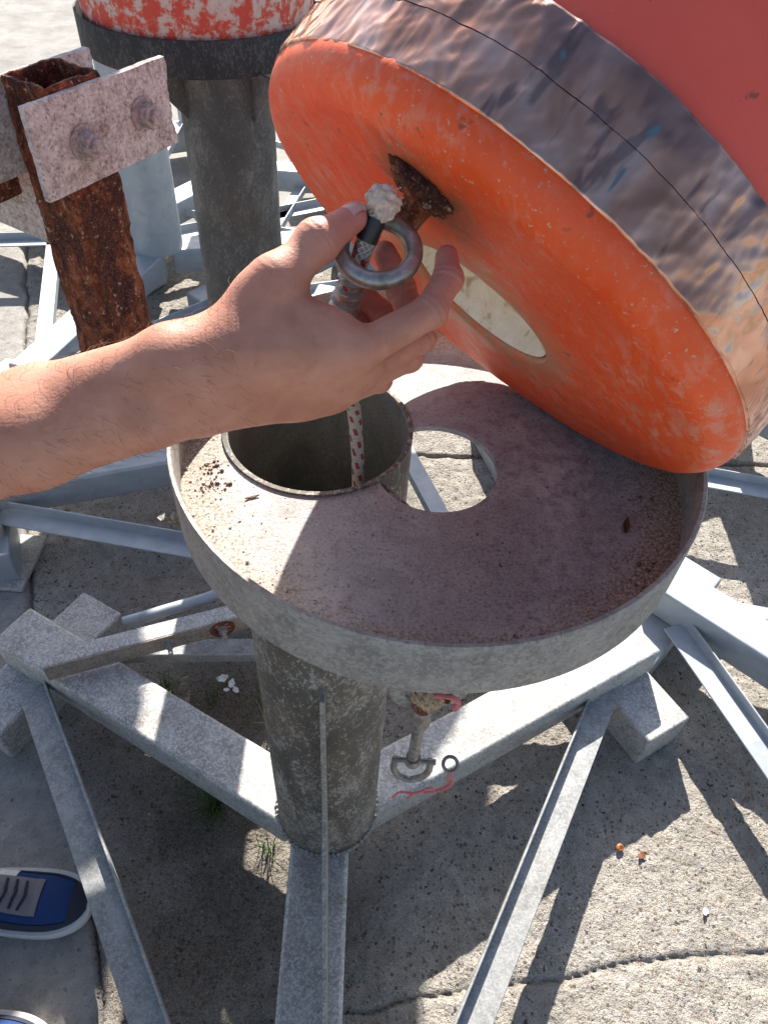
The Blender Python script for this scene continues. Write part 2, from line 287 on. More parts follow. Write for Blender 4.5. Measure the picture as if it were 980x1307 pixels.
# ------------------------------------------------------------------ mesh toolkit
class MB:
    def __init__(s): s.v = []; s.f = []; s.uv = None
    def add(s, vs, fs):
        o = len(s.v); s.v += [tuple(map(float, p)) for p in vs]; s.f += [tuple(i+o for i in f) for f in fs]; return s
    def box(s, c, x, y, z, dx, dy, dz):
        """box centred at c with axes x,y,z and full sizes dx,dy,dz"""
        c, x, y, z = map(Vector, (c, x, y, z)); P = []
        for k in (-1, 1):
            for j in (-1, 1):
                for i in (-1, 1): P.append(c + x*(i*dx/2) + y*(j*dy/2) + z*(k*dz/2))
        return s.add(P, [(0, 2, 3, 1), (4, 5, 7, 6), (0, 1, 5, 4), (2, 6, 7, 3), (0, 4, 6, 2), (1, 3, 7, 5)])
    def tube(s, pts, rad, seg=12, caps=True, uv=False):
        pts = [Vector(p) for p in pts]; n = len(pts)
        rad = [rad]*n if isinstance(rad, (int, float)) else rad
        t0 = (pts[1]-pts[0]).normalized(); a = t0.orthogonal().normalized(); vs = []; L = 0; us = []
        for i, p in enumerate(pts):
            t = (pts[min(i+1, n-1)] - pts[max(i-1, 0)]).normalized()
            a = (a - t*a.dot(t)).normalized(); b = t.cross(a)
            if i: L += (p-pts[i-1]).length
            for k in range(seg):
                th = 2*math.pi*k/seg; vs.append(p + (a*math.cos(th)+b*math.sin(th))*rad[i]); us.append(L)
        fs = []; uvs = []
        for i in range(n-1):
            for k in range(seg):
                k2 = (k+1) % seg; fs.append((i*seg+k, i*seg+k2, (i+1)*seg+k2, (i+1)*seg+k))
                uvs.append([(k/seg, us[i*seg]), ((k+1)/seg, us[i*seg]), ((k+1)/seg, us[(i+1)*seg]), (k/seg, us[(i+1)*seg])])
        if caps: fs += [tuple(range(seg-1, -1, -1)), tuple((n-1)*seg+k for k in range(seg))]; uvs += [[(0, 0)]*seg]*2
        if uv: s.uv = (s.uv or []) + uvs
        return s.add(vs, fs)
    def lathe(s, prof, seg=64, c=(0, 0, 0), ax=None, closed=False, a0=0, a1=2*math.pi):
        c = Vector(c); z = Vector(ax or (0, 0, 1)).normalized(); x = z.orthogonal().normalized() if ax else Vector((1, 0, 0)); y = z.cross(x)
        full = abs(a1-a0-2*math.pi) < 1e-6; ns = seg if full else seg+1; vs = []; m = len(prof)
        for k in range(ns):
            th = a0+(a1-a0)*k/seg; d = x*math.cos(th)+y*math.sin(th)
            for r, h in prof: vs.append(c + d*r + z*h)
        fs = []
        for k in range(seg):
            k2 = (k+1) % ns
            for i in range(m if closed else m-1):
                j = (i+1) % m; fs.append((k*m+i, k2*m+i, k2*m+j, k*m+j))
        return s.add(vs, fs)
    def prism(s, poly, o, x, y, th):
        """polygon (2D list) in plane o+x,y extruded by th along x cross y, centred"""
        o, x, y = map(Vector, (o, x, y)); z = x.cross(y).normalized(); n = len(poly)
        vs = [o+x*p[0]+y*p[1]-z*th/2 for p in poly]+[o+x*p[0]+y*p[1]+z*th/2 for p in poly]
        return s.add(vs, [tuple(range(n-1, -1, -1)), tuple(range(n, 2*n))]+[(i, (i+1) % n, (i+1) % n+n, i+n) for i in range(n)])
    def build(s, name, mat, parent=None, smooth=40, bevel=0, seg=2):
        me = bpy.data.meshes.new(name); me.from_pydata(s.v, [], s.f)
        bm = bmesh.new(); bm.from_mesh(me); bmesh.ops.recalc_face_normals(bm, faces=bm.faces)
        if s.uv is None: bm.to_mesh(me)
        bm.free()
        if s.uv is not None:
            ul = me.uv_layers.new(name='UVMap'); flat = [c for f in s.uv for u in f for c in u]
            ul.data.foreach_set('uv', flat)
        if smooth: me.shade_smooth(); me.set_sharp_from_angle(angle=R_(smooth))
        me.update()
        o = bpy.data.objects.new(name, me); C.objects.link(o); me.materials.append(MT[mat])
        if parent: o.parent = parent
        if bevel:
            b = o.modifiers.new('bevel', 'BEVEL'); b.width = bevel; b.segments = seg; b.limit_method = 'ANGLE'; b.angle_limit = R_(35)
        return o
def mesh_np(name, V, F, mat, parent=None, smooth=True):
    me = bpy.data.meshes.new(name); V = np.asarray(V, np.float32); F = np.asarray(F, np.int32)
    me.vertices.add(len(V)); me.vertices.foreach_set('co', V.ravel())
    me.loops.add(F.size); me.loops.foreach_set('vertex_index', F.ravel())
    me.polygons.add(len(F)); me.polygons.foreach_set('loop_start', np.arange(0, F.size, F.shape[1], dtype=np.int32))
    me.update(calc_edges=True); me.validate()
    if smooth: me.shade_smooth()
    o = bpy.data.objects.new(name, me); C.objects.link(o); me.materials.append(MT[mat])
    if parent: o.parent = parent
    return o
def fattr(o, name, vals):
    a = o.data.attributes.new(name, 'FLOAT', 'POINT'); a.data.foreach_set('value', np.asarray(vals, np.float32))
def tag(o, label, cat, group=None, kind=None):
    if label: o['label'] = label
    if cat: o['category'] = cat
    if group: o['group'] = group
    if kind: o['kind'] = kind
    return o
def empty(name, loc, rz=0):
    o = bpy.data.objects.new(name, None); o.empty_display_size = .05; C.objects.link(o); o.location = loc; o.rotation_euler = (0, 0, rz); return o
def spline(pts, n=8):
    """Catmull-Rom through points"""
    P = [Vector(p) for p in pts]; P = [P[0]*2-P[1]]+P+[P[-1]*2-P[-2]]; out = []
    for i in range(1, len(P)-2):
        for k in range(n):
            t = k/n; a, b, c, d = P[i-1:i+3]
            out.append(.5*((2*b)+(c-a)*t+(2*a-5*b+4*c-d)*t*t+(3*b-a-3*c+d)*t**3))
    return out+[P[-2]]

# value noise on arrays (2D)
_tab = {}
def vnoise(x, y, seed, freq):
    if seed not in _tab: _tab[seed] = np.random.default_rng(seed).random((256, 256)).astype(np.float32)
    r = _tab[seed]
    x = x*freq; y = y*freq; xi = np.floor(x).astype(int); yi = np.floor(y).astype(int); fx = x-xi; fy = y-yi
    fx = fx*fx*(3-2*fx); fy = fy*fy*(3-2*fy); g = lambda i, j: r[i & 255, j & 255]
    return (g(xi, yi)*(1-fx)+g(xi+1, yi)*fx)*(1-fy)+(g(xi, yi+1)*(1-fx)+g(xi+1, yi+1)*fx)*fy
def fbm(x, y, seed, freq, octv=4, gain=.5):
    s = 0; a = 1; t = 0
    for i in range(octv): s = s+a*vnoise(x, y, seed+i, freq*2**i); t += a; a *= gain
    return s/t-.5

# ------------------------------------------------------------------ ground
ground = MB().add([(-150, -150, -.05), (150, -150, -.05), (150, 150, -.05), (-150, 150, -.05)], [(0, 1, 2, 3)]).build('ground', 'far', smooth=0)
tag(ground, 'weathered concrete yard with cracked slabs under the buoy stands', 'ground', kind='structure')
def seg_dist(X, Y, pl):
    d = np.full(X.shape, 9., np.float32); 
    for (x0, y0), (x1, y1) in zip(pl[:-1], pl[1:]):
        L2 = (x1-x0)**2+(y1-y0)**2; t = np.clip(((X-x0)*(x1-x0)+(Y-y0)*(y1-y0))/L2, 0, 1)
        d = np.minimum(d, np.hypot(X-x0-t*(x1-x0), Y-y0-t*(y1-y0)))
    return d
def side(X, Y, pl, axis):
    """>0 on the far side of an (extended) polyline given as function of one axis"""
    p = np.array(pl); o = np.argsort(p[:, axis]); p = p[o]
    return (Y-np.interp(X, p[:, 0], p[:, 1])) if axis == 0 else (X-np.interp(Y, p[:, 1], p[:, 0]))
J_FRONT = [(-3, .02), (-.5, .18), (.038, .268), (.241, .317), (.485, .362), (.875, .422), (2.5, .70)]
J_LEFT = [(-.36, -1.), (-.484, .25), (-.636, .57), (-.77, .745), (-1.05, 1.35), (-1.9, 3.6)]
J_BACK = [(-3, 1.72), (-.2, 1.86), (2.5, 2.02)]
def make_ground():
    st = .006; x = np.arange(-1.9, 1.9, st); y = np.arange(-.5, 3.4, st)
    X, Y = np.meshgrid(x, y, indexing='ij'); X = X.astype(np.float32); Y = Y.astype(np.float32)
    wx = fbm(X, Y, 3, 9, 4)*.05; wy = fbm(X, Y, 9, 9, 4)*.05
    Z = fbm(X, Y, 20, 1.2, 3)*.02+fbm(X, Y, 30, 14, 4)*.007+fbm(X, Y, 40, 60, 2)*.0060
    left = side(X+wx*.4, Y, J_LEFT, 1) < 0
    smooth = np.where(left, 1., 0.); Z = np.where(left, fbm(X, Y, 20, 1.2, 3)*.02+fbm(X, Y, 30, 14, 3)*.0025, Z)
    soil = np.zeros_like(X)  # real soil patch, its blobs widened to paint in deeper ground shade
    for cx, cy, r, a in ((-.33, .66, .30, 1.), (-.38, .92, .25, 1.), (-.12, .42, .20, .85), (-.3, .38, .28, .95), (-.15, .25, .2, .7), (.1, 1.5, .3, .4), (-.6, .75, .15, .6)):
        soil = np.maximum(soil, a*np.clip(1.3-np.hypot(X-cx+wx*3, Y-cy+wy*3)/r, 0, 1))
    soil *= np.where(left, .25, 1.)
    Z += soil*(fbm(X, Y, 60, 30, 4)*.016-.006)
    for pl, w, dep in ((J_FRONT, .0036, .013), (J_LEFT, .005, .016), (J_BACK, .006, .018)):
        d = seg_dist(X+wx*.7, Y+wy*.7, pl); w2 = w*(1+fbm(X, Y, 77, 12, 3)*1.2)
        amp = np.clip(fbm(X, Y, 79, 5, 3)*3.2+.95, .45, 1.1) if pl is J_FRONT else 1.; Z -= dep*amp*np.exp(-(d/w2)**2); Z -= .006*np.exp(-(d/(w2*4))**2)*(fbm(X, Y, 80, 40, 3)+.5)
        soil = np.maximum(soil, np.exp(-(d/(w*1.4))**2)*.85*amp)
    # spalled bits and pits
    Z -= .006*np.clip(fbm(X, Y, 90, 22, 4)-.16, 0, 1)*4*np.where(left, .2, 1)
    sid = (left).astype(int)*2+(side(X+wx*.7, Y+wy*.7, J_FRONT, 0) < 0)
    sid = np.where(side(X+wx*.7, Y+wy*.7, J_BACK, 0) > 0, 4+left, sid)
    nx, ny = X.shape; idx = np.arange(nx*ny).reshape(nx, ny)
    Q = np.stack([idx[:-1, :-1], idx[1:, :-1], idx[1:, 1:], idx[:-1, 1:]], -1).reshape(-1, 4); qs = sid[:-1, :-1].ravel()
    V = np.stack([X.ravel(), Y.ravel(), Z.ravel()], 1)
    for k in np.unique(qs):
        q = Q[qs == k]; u, inv = np.unique(q, return_inverse=True)
        o = mesh_np('concrete_slab', V[u], inv.reshape(-1, 4), 'concrete', ground)
        fattr(o, 'soil', soil.ravel()[u]); fattr(o, 'smooth', smooth.ravel()[u])
    return lambda px, py: float(Z[min(max(int((px+1.9)/st), 0), nx-1), min(max(int((py+.5)/st), 0), ny-1)])
gz = make_ground()

# ------------------------------------------------------------------ buoy stands
TC = Vector((.1184, -.040)); HC = Vector((.1226, -.0454)); HR = .0613; PO, PI_ = .0985, .0940
ZF = 1.2355
def tray_floor(parent, mat):
    outer = [(.2455*math.cos(t), .2455*math.sin(t)) for t in np.linspace(0, 2*math.pi, 121)[:-1]]
    pc = -TC; hc = HC-TC; hole = []
    # outline of the union of the pipe bore and the round drain hole
    A = [(pc.x+PO*math.cos(t), pc.y+PO*math.sin(t)) for t in np.linspace(0, 2*math.pi, 145)[:-1]]
    B = [(hc.x+HR*math.cos(t), hc.y+HR*math.sin(t)) for t in np.linspace(0, 2*math.pi, 97)[:-1]]
    A = [p for p in A if math.hypot(p[0]-hc.x, p[1]-hc.y) > HR]; B = [p for p in B if math.hypot(p[0]-pc.x, p[1]-pc.y) > PO]
    def rot(L):   # start each arc at its gap
        g = max(range(len(L)), key=lambda i: math.dist(L[i], L[i-1])); return L[g:]+L[:g]
    hole = rot(A)+rot(B)
    bm = bmesh.new()
    for z in (0, -.006):
        loops = []
        for L in (outer, hole):
            vs = [bm.verts.new((p[0], p[1], z)) for p in L]
            loops.append([bm.edges.new((vs[i], vs[(i+1) % len(vs)])) for i in range(len(vs))])
        bmesh.ops.triangle_fill(bm, edges=loops[0]+loops[1], use_beauty=True)
    bm.verts.ensure_lookup_table(); n = len(outer)+len(hole); no = len(outer)
    for a0, cnt in ((0, no), (no, len(hole))):
        for i in range(cnt):
            j = (i+1) % cnt; bm.faces.new([bm.verts[a0+i], bm.verts[a0+j], bm.verts[n+a0+j], bm.verts[n+a0+i]])
    bmesh.ops.recalc_face_normals(bm, faces=bm.faces)
    me = bpy.data.meshes.new('tray_floor'); bm.to_mesh(me); bm.free(); me.materials.append(MT[mat])
    o = bpy.data.objects.new('tray_floor', me); C.objects.link(o); o.parent = parent; o.location = (0, 0, 0); return o
def stand(label, loc, beam_angs, mats, tray_rot=0, hz=0., gusset=None, offs=(0, 0, 0), tray=True, drop=0):
    """loc: pipe axis on the ground; beam_angs in degrees"""
    s = empty('buoy_stand', (*loc, 0)); tag(s, label, 'buoy stand', 'buoy stands in the yard')
    zf = ZF+hz
    MB().lathe([(PI_, .215), (PI_, zf+.003), (PO, zf+.003), (PO, .215)], 72, closed=True).build('post', mats['pipe'], s)
    MB().lathe([(PI_-.0012, .25), (PI_-.0012, zf+.0015), (PI_+.0005, zf+.0025)], 72).build('bore', mats.get('bore', mats['pipe']), s)
    if tray:
        t = MB(); rot = Matrix.Rotation(tray_rot, 2); c = rot @ TC
        prof = [(.2455, zf-.011), (.2455, zf+.0535), (.2465, zf+.055), (.2495, zf+.055), (.2505, zf+.0535), (.2505, zf-.011)]
        rim = t.lathe(prof, 128, closed=True).build('tray', mats['rim'], s); rim.location = (c.x, c.y, 0); rim.rotation_euler.z = tray_rot
        fl = tray_floor(rim, mats['tray']); fl.location = (0, 0, zf)
        for k in range(4):
            a = R_(45+90*k); x = Vector((math.cos(a), math.sin(a), 0))
            MB().prism([(.0, 0), (.09, 0), (.0, -.10)], x*PO+Vector((0, 0, zf-.007)), x, (0, 0, 1), .006).build('tray_bracket', mats['pipe'], s, smooth=0)
    ends = []
    for a, of in zip(beam_angs, offs):
        d = Vector((math.cos(R_(a)), math.sin(R_(a)), 0)); n = Vector((d.y, -d.x, 0)); z = Vector((0, 0, 1))
        MB().box(d*.465+n*of+z*.17, d, n, z, .83, .115, .10).build('beam', mats['beam'], s, bevel=.008, seg=3)
        MB().box(d*.8125+n*of+z*.0595, d, n, z, .135, .40, .119).build('foot', mats['beam'], s, bevel=.007, seg=3)
        ends.append((d, n, of))
    order = sorted(range(3), key=lambda i: beam_angs[i])
    for i in range(3):
        a, b = order[i], order[(i+1) % 3]
        d1, n1, o1 = ends[a]; d2, n2, o2 = ends[b]
        p = d1*.725+n1*(o1-.062); q = d2*.725+n2*(o2+.022); L = (q-p); ln = L.length; x = L.normalized(); out = Vector((x.y, -x.x, 0))
        m = (p+q)/2; inn = -out
        poly = [(0, .032), (.005, .032), (.005, .005), (.064, .005), (.064, 0), (0, 0)]
        vs = [];
        for e in (p-x*.03, q+x*.03): vs += [e+inn*(.005)+out*0+(out*u)+Vector((0, 0, .146+w)) for u, w in poly]
        k = len(poly)
        MB().add(vs, [tuple(range(k-1, -1, -1)), tuple(range(k, 2*k))]+[(i2, (i2+1) % k, (i2+1) % k+k, i2+k) for i2 in range(k)]).build('tie_bar', mats['tie'], s, smooth=0, bevel=.0012, seg=1)
    if gusset is not None:
        d = Vector((math.cos(R_(gusset+3)), math.sin(R_(gusset+3)), 0))
        MB().prism([(PO-.004, .87), (PO+.020, .87), (.16, .60), (.62, .223), (PO-.004, .219)], (0, 0, 0), d, (0, 0, 1), .007).build('gusset', mats['gusset'], s, smooth=0, bevel=.001, seg=1)
    return s
OLD = dict(pipe='pipe', bore='pipe_in', rim='rim', tray='tray', beam='galv', tie='tie', gusset='galv_dirty')
NEW = dict(pipe='galv_new', rim='galv_new', tray='galv_new', beam='galv_new', tie='galv_new', gusset='galv_new')
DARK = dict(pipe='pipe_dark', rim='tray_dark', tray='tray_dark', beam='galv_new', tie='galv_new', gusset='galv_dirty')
main = stand('weathered stand whose dirty round tray has the tilted orange buoy on it', (-.074, .583), (153, 33, 272.5), OLD, 0, 0, 272.5, (-.026, .006, .010))
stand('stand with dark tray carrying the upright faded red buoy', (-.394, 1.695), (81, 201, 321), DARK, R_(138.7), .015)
stand('bright new galvanised stand beside the tilted orange buoy', (1.41, .70), (140, 260, 20), NEW, 0, .02)
stand('galvanised stand far behind the tilted orange buoy', (1.18, 2.10), (199, 319, 79), NEW, 0, .01)
stand('galvanised stand behind the rusted clamp post', (-.985, 2.78), (255, 15, 135), NEW, 0, .0)
stand('galvanised stand standing beyond the dark tray stand', (-.13, 3.15), (230, 350, 110), NEW, 0, .02)  # holds a buoy added for shade

stand('galvanised stand in the back row beyond the rusted post', (-.80, 3.60), (240, 0, 120), NEW, 0, .0)  # carries another buoy added for its shade
stand('galvanised stand at the left edge of the back row', (-2.0, 3.2), (220, 340, 100), NEW, 0, .0)
def weld(name, c, major, minor, z, seed, parent, mat):
    n = 260; V = []; F = []
    for i in range(n):
        t = 2*math.pi*i/n; k = 1+.35*math.sin(i*1.55)+.3*random.uniform(-1, 1)
        for j in range(7):
            q = 2*math.pi*j/7; r = major+minor*k*math.cos(q); V.append((c[0]+r*math.cos(t), c[1]+r*math.sin(t), z+minor*k*math.sin(q))); F.append((i*7+j, ((i+1) % n)*7+j, ((i+1) % n)*7+(j+1) % 7, i*7+(j+1) % 7))
    return MB().add(V, F).build(name, mat, parent, smooth=60)
weld('weld_bead', (0, 0), PO+.002, .0045, .2215, 1, main, 'galv_dirty')
# pad eye under the tray of the main stand
pe = MB()
th = np.linspace(math.pi, 2*math.pi, 15)
poly = [(-.037, .0)]+[(.037*math.cos(t), -.070+.037*math.sin(t)*.9) for t in th]+[(.037, 0)]+[(.021, 0)]+[(.021*math.cos(t), -.070+.02*math.sin(t)) for t in th[::-1]]+[(-.021, 0)]
vs = []; n = len(poly)
pe.add([(p[0], -.006, p[1]) for p in poly]+[(p[0], .006, p[1]) for p in poly], [(i, (i+1) % n, (i+1) % n+n, i+n) for i in range(n)]+[(i, i+1, n-2-i, n-1-i) for i in range(n//2-1)]+[(i+n, n-1-i+n, n-2-i+n, i+1+n) for i in range(n//2-1)])
o = pe.build('pad_eye', 'galv_dirty', main, smooth=30, bevel=.002); o.location = (.052+.074, .340-.583, 1.222); o.rotation_euler.z = R_(8)

# ------------------------------------------------------------------ tilted orange buoy
BC = Vector((.0801, .5594, 1.4292)); bn = Vector((.5853, .5536, .5925)).normalized()
bu = bn.cross(Vector((0, 0, 1))).normalized(); bv = bu.cross(bn)      # bu horizontal, bv upward in the face
BR, BF = .2314, .025
def buoy_matrix(c, u, v, n): return Matrix(((u.x, v.x, n.x, c.x), (u.y, v.y, n.y, c.y), (u.z, v.z, n.z, c.z), (0, 0, 0, 1)))
def grid_lathe(prof, seg, jitter=None):
    th = np.linspace(0, 2*np.pi, seg+1)[:-1]; m = len(prof); r = np.array([p[0] for p in prof]); a = np.array([p[1] for p in prof])
    T, Rr = np.meshgrid(th, r, indexing='ij'); A = np.broadcast_to(a, T.shape).copy()
    if jitter: Rr, A = jitter(T, Rr, A)
    V = np.stack([Rr*np.cos(T), Rr*np.sin(T), A], -1).reshape(-1, 3); idx = np.arange(seg*m).reshape(seg, m); i2 = np.roll(idx, -1, 0)
    F = np.stack([idx[:, :-1], i2[:, :-1], i2[:, 1:], idx[:, 1:]], -1).reshape(-1, 4); return V, F
def orange_buoy():
    s = empty('orange_buoy', (0, 0, 0)); s.matrix_world = buoy_matrix(BC, bu, bv, bn)
    # face with rounded edge and central bore
    prof = [(.0740, .02), (.0700, -.018), (.0703, -.0232), (.0718, -.0247)]+[(r, -.025) for r in np.linspace(.076, BR-BF, 26)]
    prof += [(BR-BF+BF*math.sin(t), -BF*math.cos(t)) for t in np.linspace(0, math.pi/2, 10)[1:]]+[(BR-.001, .004)]
    def jit(T, Rr, A):
        x = Rr*np.cos(T)+3; y = Rr*np.sin(T)+3
        w = (Rr > .074)*1.; A = A+w*(fbm(x, y, 5, 9, 4)*.0035+fbm(x, y, 6, 60, 2)*.0006); Rr = Rr+(Rr > BR-.02)*fbm(T*3+9, A*20+5, 7, 3, 3)*.0008
        return Rr, A
    V, F = grid_lathe(prof, 288, jit); o = mesh_np('base_face', V, F, 'orange_face', s)
    o = MB().lathe([(.0685, -.0205), (.0680, -.018), (.0680, .30), (.080, .30)], 96).build('bore_liner', 'cream', s)
    for k, (a0, a1, r) in enumerate(((.0005, .0365, BR+.0014), (.0345, .0665, BR+.0019))):
        prof = ([(BR-.004, a0-.0002)] if k == 0 else [])+[(r, a) for a in np.linspace(a0, a1, 22)]+[(BR-.004, a1+.0003)]
        def jc(T, Rr, A, k=k):
            u = T*BR*1.0+5; w = (Rr > BR-.002)*1.
            wr = fbm(u, A*.30+2, 11, 20, 2)*.0040-np.abs(fbm(u, A*.55+2+fbm(u, A, 31, 18, 2)*.05, 15, 60, 3))*.0046-np.abs(fbm(u+A*.8, A*.9+4, 23, 42, 3))*.0030+.0013
            edge = fbm(u, A*0+k, 19+k, 9, 3)*.0010
            return Rr+w*wr, A+edge*w
        V, F = grid_lathe(prof, 900, jc); mesh_np('copper_strip', V, F, 'copper', s)
    prof = [(BR-.002, .060), (BR-.001, .12), (BR-.001, .22), (BR-.006, .27), (BR-.022, .292), (BR-.05, .30), (.080, .30)]
    V, F = grid_lathe(prof, 160); mesh_np('body', V, F, 'orange', s)
    MB().lathe([(.080, .298), (.080, .315), (.095, .315), (.095, .298)], 64).build('top_collar', 'galv_new', s)
    # corroded fixing that carries the lifting ring
    b = bmesh.new(); bmesh.ops.create_icosphere(b, subdivisions=4, radius=1)
    for v in b.verts:
        p = v.co.copy(); n_ = math.sin(p.x*5+1)*math.cos(p.y*6)*.12+math.sin(p.x*13+p.z*9)*.08+math.sin(p.y*17)*.06+math.sin(p.x*29+p.y*23)*.045
        q = p*(1+n_); ang = .75; x, y = q.x*.027, q.y*.0195
        tail = max(0, p.x)**2*.010
        v.co = (x*math.cos(ang)-y*math.sin(ang)*-1-.0*tail, -x*math.sin(ang)+y*math.cos(ang)+tail, q.z*.0075*(1-.35*(p.x**2)))
    me = bpy.data.meshes.new('corroded_boss'); b.to_mesh(me); b.free(); me.shade_smooth(); me.materials.append(MT['rust'])
    o = bpy.data.objects.new('corroded_boss', me); C.objects.link(o); o.parent = s; o.location = (.021, .160, -.0255)
    st = MB().tube(spline([(.016, .152, -.022), (.012, .146, -.032), (.009, .141, -.042)], 5), [.013, .0125, .012, .0115, .011, .0105, .010, .0097, .0095, .0092, .009], 18).build('boss_stub', 'rust', s)
    return s
ob = orange_buoy(); tag(ob, 'orange buoy with copper banded rim tilted on edge in the dirty tray', 'buoy')

# lifting ring held in the fingers: round stainless ring threaded on the corroded boss
RC = Vector((-.0150, .4170, 1.5272))
def ring_axes():
    p1 = Vector((-.0402, .4026, 1.5222)); p2 = Vector((-.0012, .4500, 1.5400)); p3 = Vector((-.0165, .3960, 1.5180))
    x = (p2-p1).normalized(); y = (p3-(p1+p2)/2); y = (y-x*y.dot(x)).normalized(); return x, y, x.cross(y)
rx, ry, rz_ = ring_axes()
MAJ, MIN = .0222, .0055
ring = MB(); vs = []; fs = []
for i in range(64):
    t = 2*math.pi*i/64; d = rx*math.cos(t)+ry*math.sin(t)
    for k in range(20):
        q = 2*math.pi*k/20; vs.append(RC+d*(MAJ+MIN*math.cos(q))+rz_*(MIN*1.0*math.sin(q)))
        fs.append((i*20+k, ((i+1) % 64)*20+k, ((i+1) % 64)*20+(k+1) % 20, i*20+(k+1) % 20))
ring.add(vs, fs); o = ring.build('lifting_ring', 'stainless', smooth=60)
tag(o, 'stainless lifting ring pinched in the hand below the rusty buoy fixing', 'ring')

# rope
def rope():
    top = [(-.0153, .4295, 1.5469), (-.0200, .4245, 1.5345), (-.0255, .4205, 1.5190), (-.0318, .4200, 1.4971), (-.0360, .4290, 1.4700), (-.0350, .4620, 1.395), (-.0318, .5040, 1.3240), (-.0285, .5330, 1.215), (-.0330, .5560, 1.10), (-.05, .57, .95), (-.07, .58, .60), (-.08, .585, .30)]
    pts = spline(top, 14); s = empty('rope', pts[-1]); tag(s, 'white and red braided rope hanging from the hand into the post', 'rope')
    def ch(o): o.parent = s; o.matrix_parent_inverse = Matrix.Translation(-Vector(pts[-1])); return o
    ch(MB().tube(pts, .0062, 20, uv=True).build('braid', 'rope'))
    ch(MB().tube(pts[6:20], .0068, 20).build('whipping', 'tape_black'))
    g = pts[36:58]; rad = [.0075+.0022*math.sin(i*1.3)+.0012*math.sin(i*2.9) for i in range(len(g))]
    ch(MB().tube(g, rad, 14).build('tape_wrap', 'tape_grey', smooth=25))
    b = bmesh.new(); bmesh.ops.create_icosphere(b, subdivisions=5, radius=.0098)
    for v in b.verts:
        p = v.co*600; k = 1+.10*math.sin(p.x*.9+p.y*.4)*math.cos(p.z*.8+p.x*.5)+.06*math.sin(p.y*1.6+p.z*1.2)+.03*math.sin(p.x*2.3-p.z*2.1); v.co = v.co*k*Vector((1.05, 1, .92)).x
    me = bpy.data.meshes.new('frayed_end'); b.to_mesh(me); b.free(); me.shade_smooth(); me.materials.append(MT['fray'])
    o = bpy.data.objects.new('frayed_end', me); C.objects.link(o); o.location = Vector((-.0135, .4310, 1.5490)); ch(o)
    f = MB()
    for i in range(16):
        d = Vector((random.gauss(0, 1), random.gauss(0, 1), random.gauss(.5, 1))).normalized(); p = Vector((-.0135, .4310, 1.5490))+d*.0085
        f.tube([p, p+d*.002+Vector((random.gauss(0, .0008), random.gauss(0, .0008), .0008)), p+d*random.uniform(.0015, .003)+Vector((random.gauss(0, .0016), random.gauss(0, .0016), random.gauss(0, .001)))], .00035, 4)
    ch(f.build('frayed_fibres', 'fray', smooth=0))['kind'] = 'stuff'
rope()

# ------------------------------------------------------------------ upright buoys on the other stands
def drum_buoy(label, c, mat, r=.225, h=.55):
    s = empty('marker_buoy', c); tag(s, label, 'buoy', 'buoys standing upright in trays')
    prof = [(.02, 0), (r-.02, 0), (r-.004, .006), (r, .02), (r, .05)]+[(r+.002*math.sin(a*9), a) for a in np.linspace(.06, h*.55, 8)]+[(r*.9, h*.66), (r*.55, h*.86), (.06, h), (.05, h+.25), (.0, h+.25)]
    MB().lathe(prof, 96).build('float', mat, s)
    MB().lathe([(r-.003, -.0005), (r+.003, .0), (r+.0035, .012), (r-.001, .0125)], 96).build('bottom_band', 'rust', s)
    MB().lathe([(.075, h+.25), (.085, h+.27), (.085, h+.36), (.05, h+.40), (0, h+.405)], 40).build('lantern', 'cream', s)
    return s
def tray_centre(loc, rot): 
    c = Matrix.Rotation(rot, 2) @ TC; return (loc[0]+c.x, loc[1]+c.y)
c = tray_centre((-.394, 1.695), R_(138.7)); drum_buoy('faded red and white buoy standing in the dark tray', (*c, ZF+.016), 'chalk', .235, .5)
c = tray_centre((-.985, 2.78), 0); drum_buoy('unseen orange buoy added for shade on the stand behind the rusted post', (*c, ZF+.001), 'orange', .235, .6)  # added above the view to throw shade on the left
c = tray_centre((-.13, 3.15), 0); drum_buoy('unseen orange buoy added for shade on the stand beyond the dark tray', (*c, ZF+.021), 'orange', .235, .6)  # added out of view; its shadow covers the lower left ground

c = tray_centre((-.80, 3.60), 0); drum_buoy('unseen orange buoy added for shade in the back row beyond the rusted post', (*c, ZF+.001), 'orange', .235, .6)  # added out of view for more shade on the ground behind
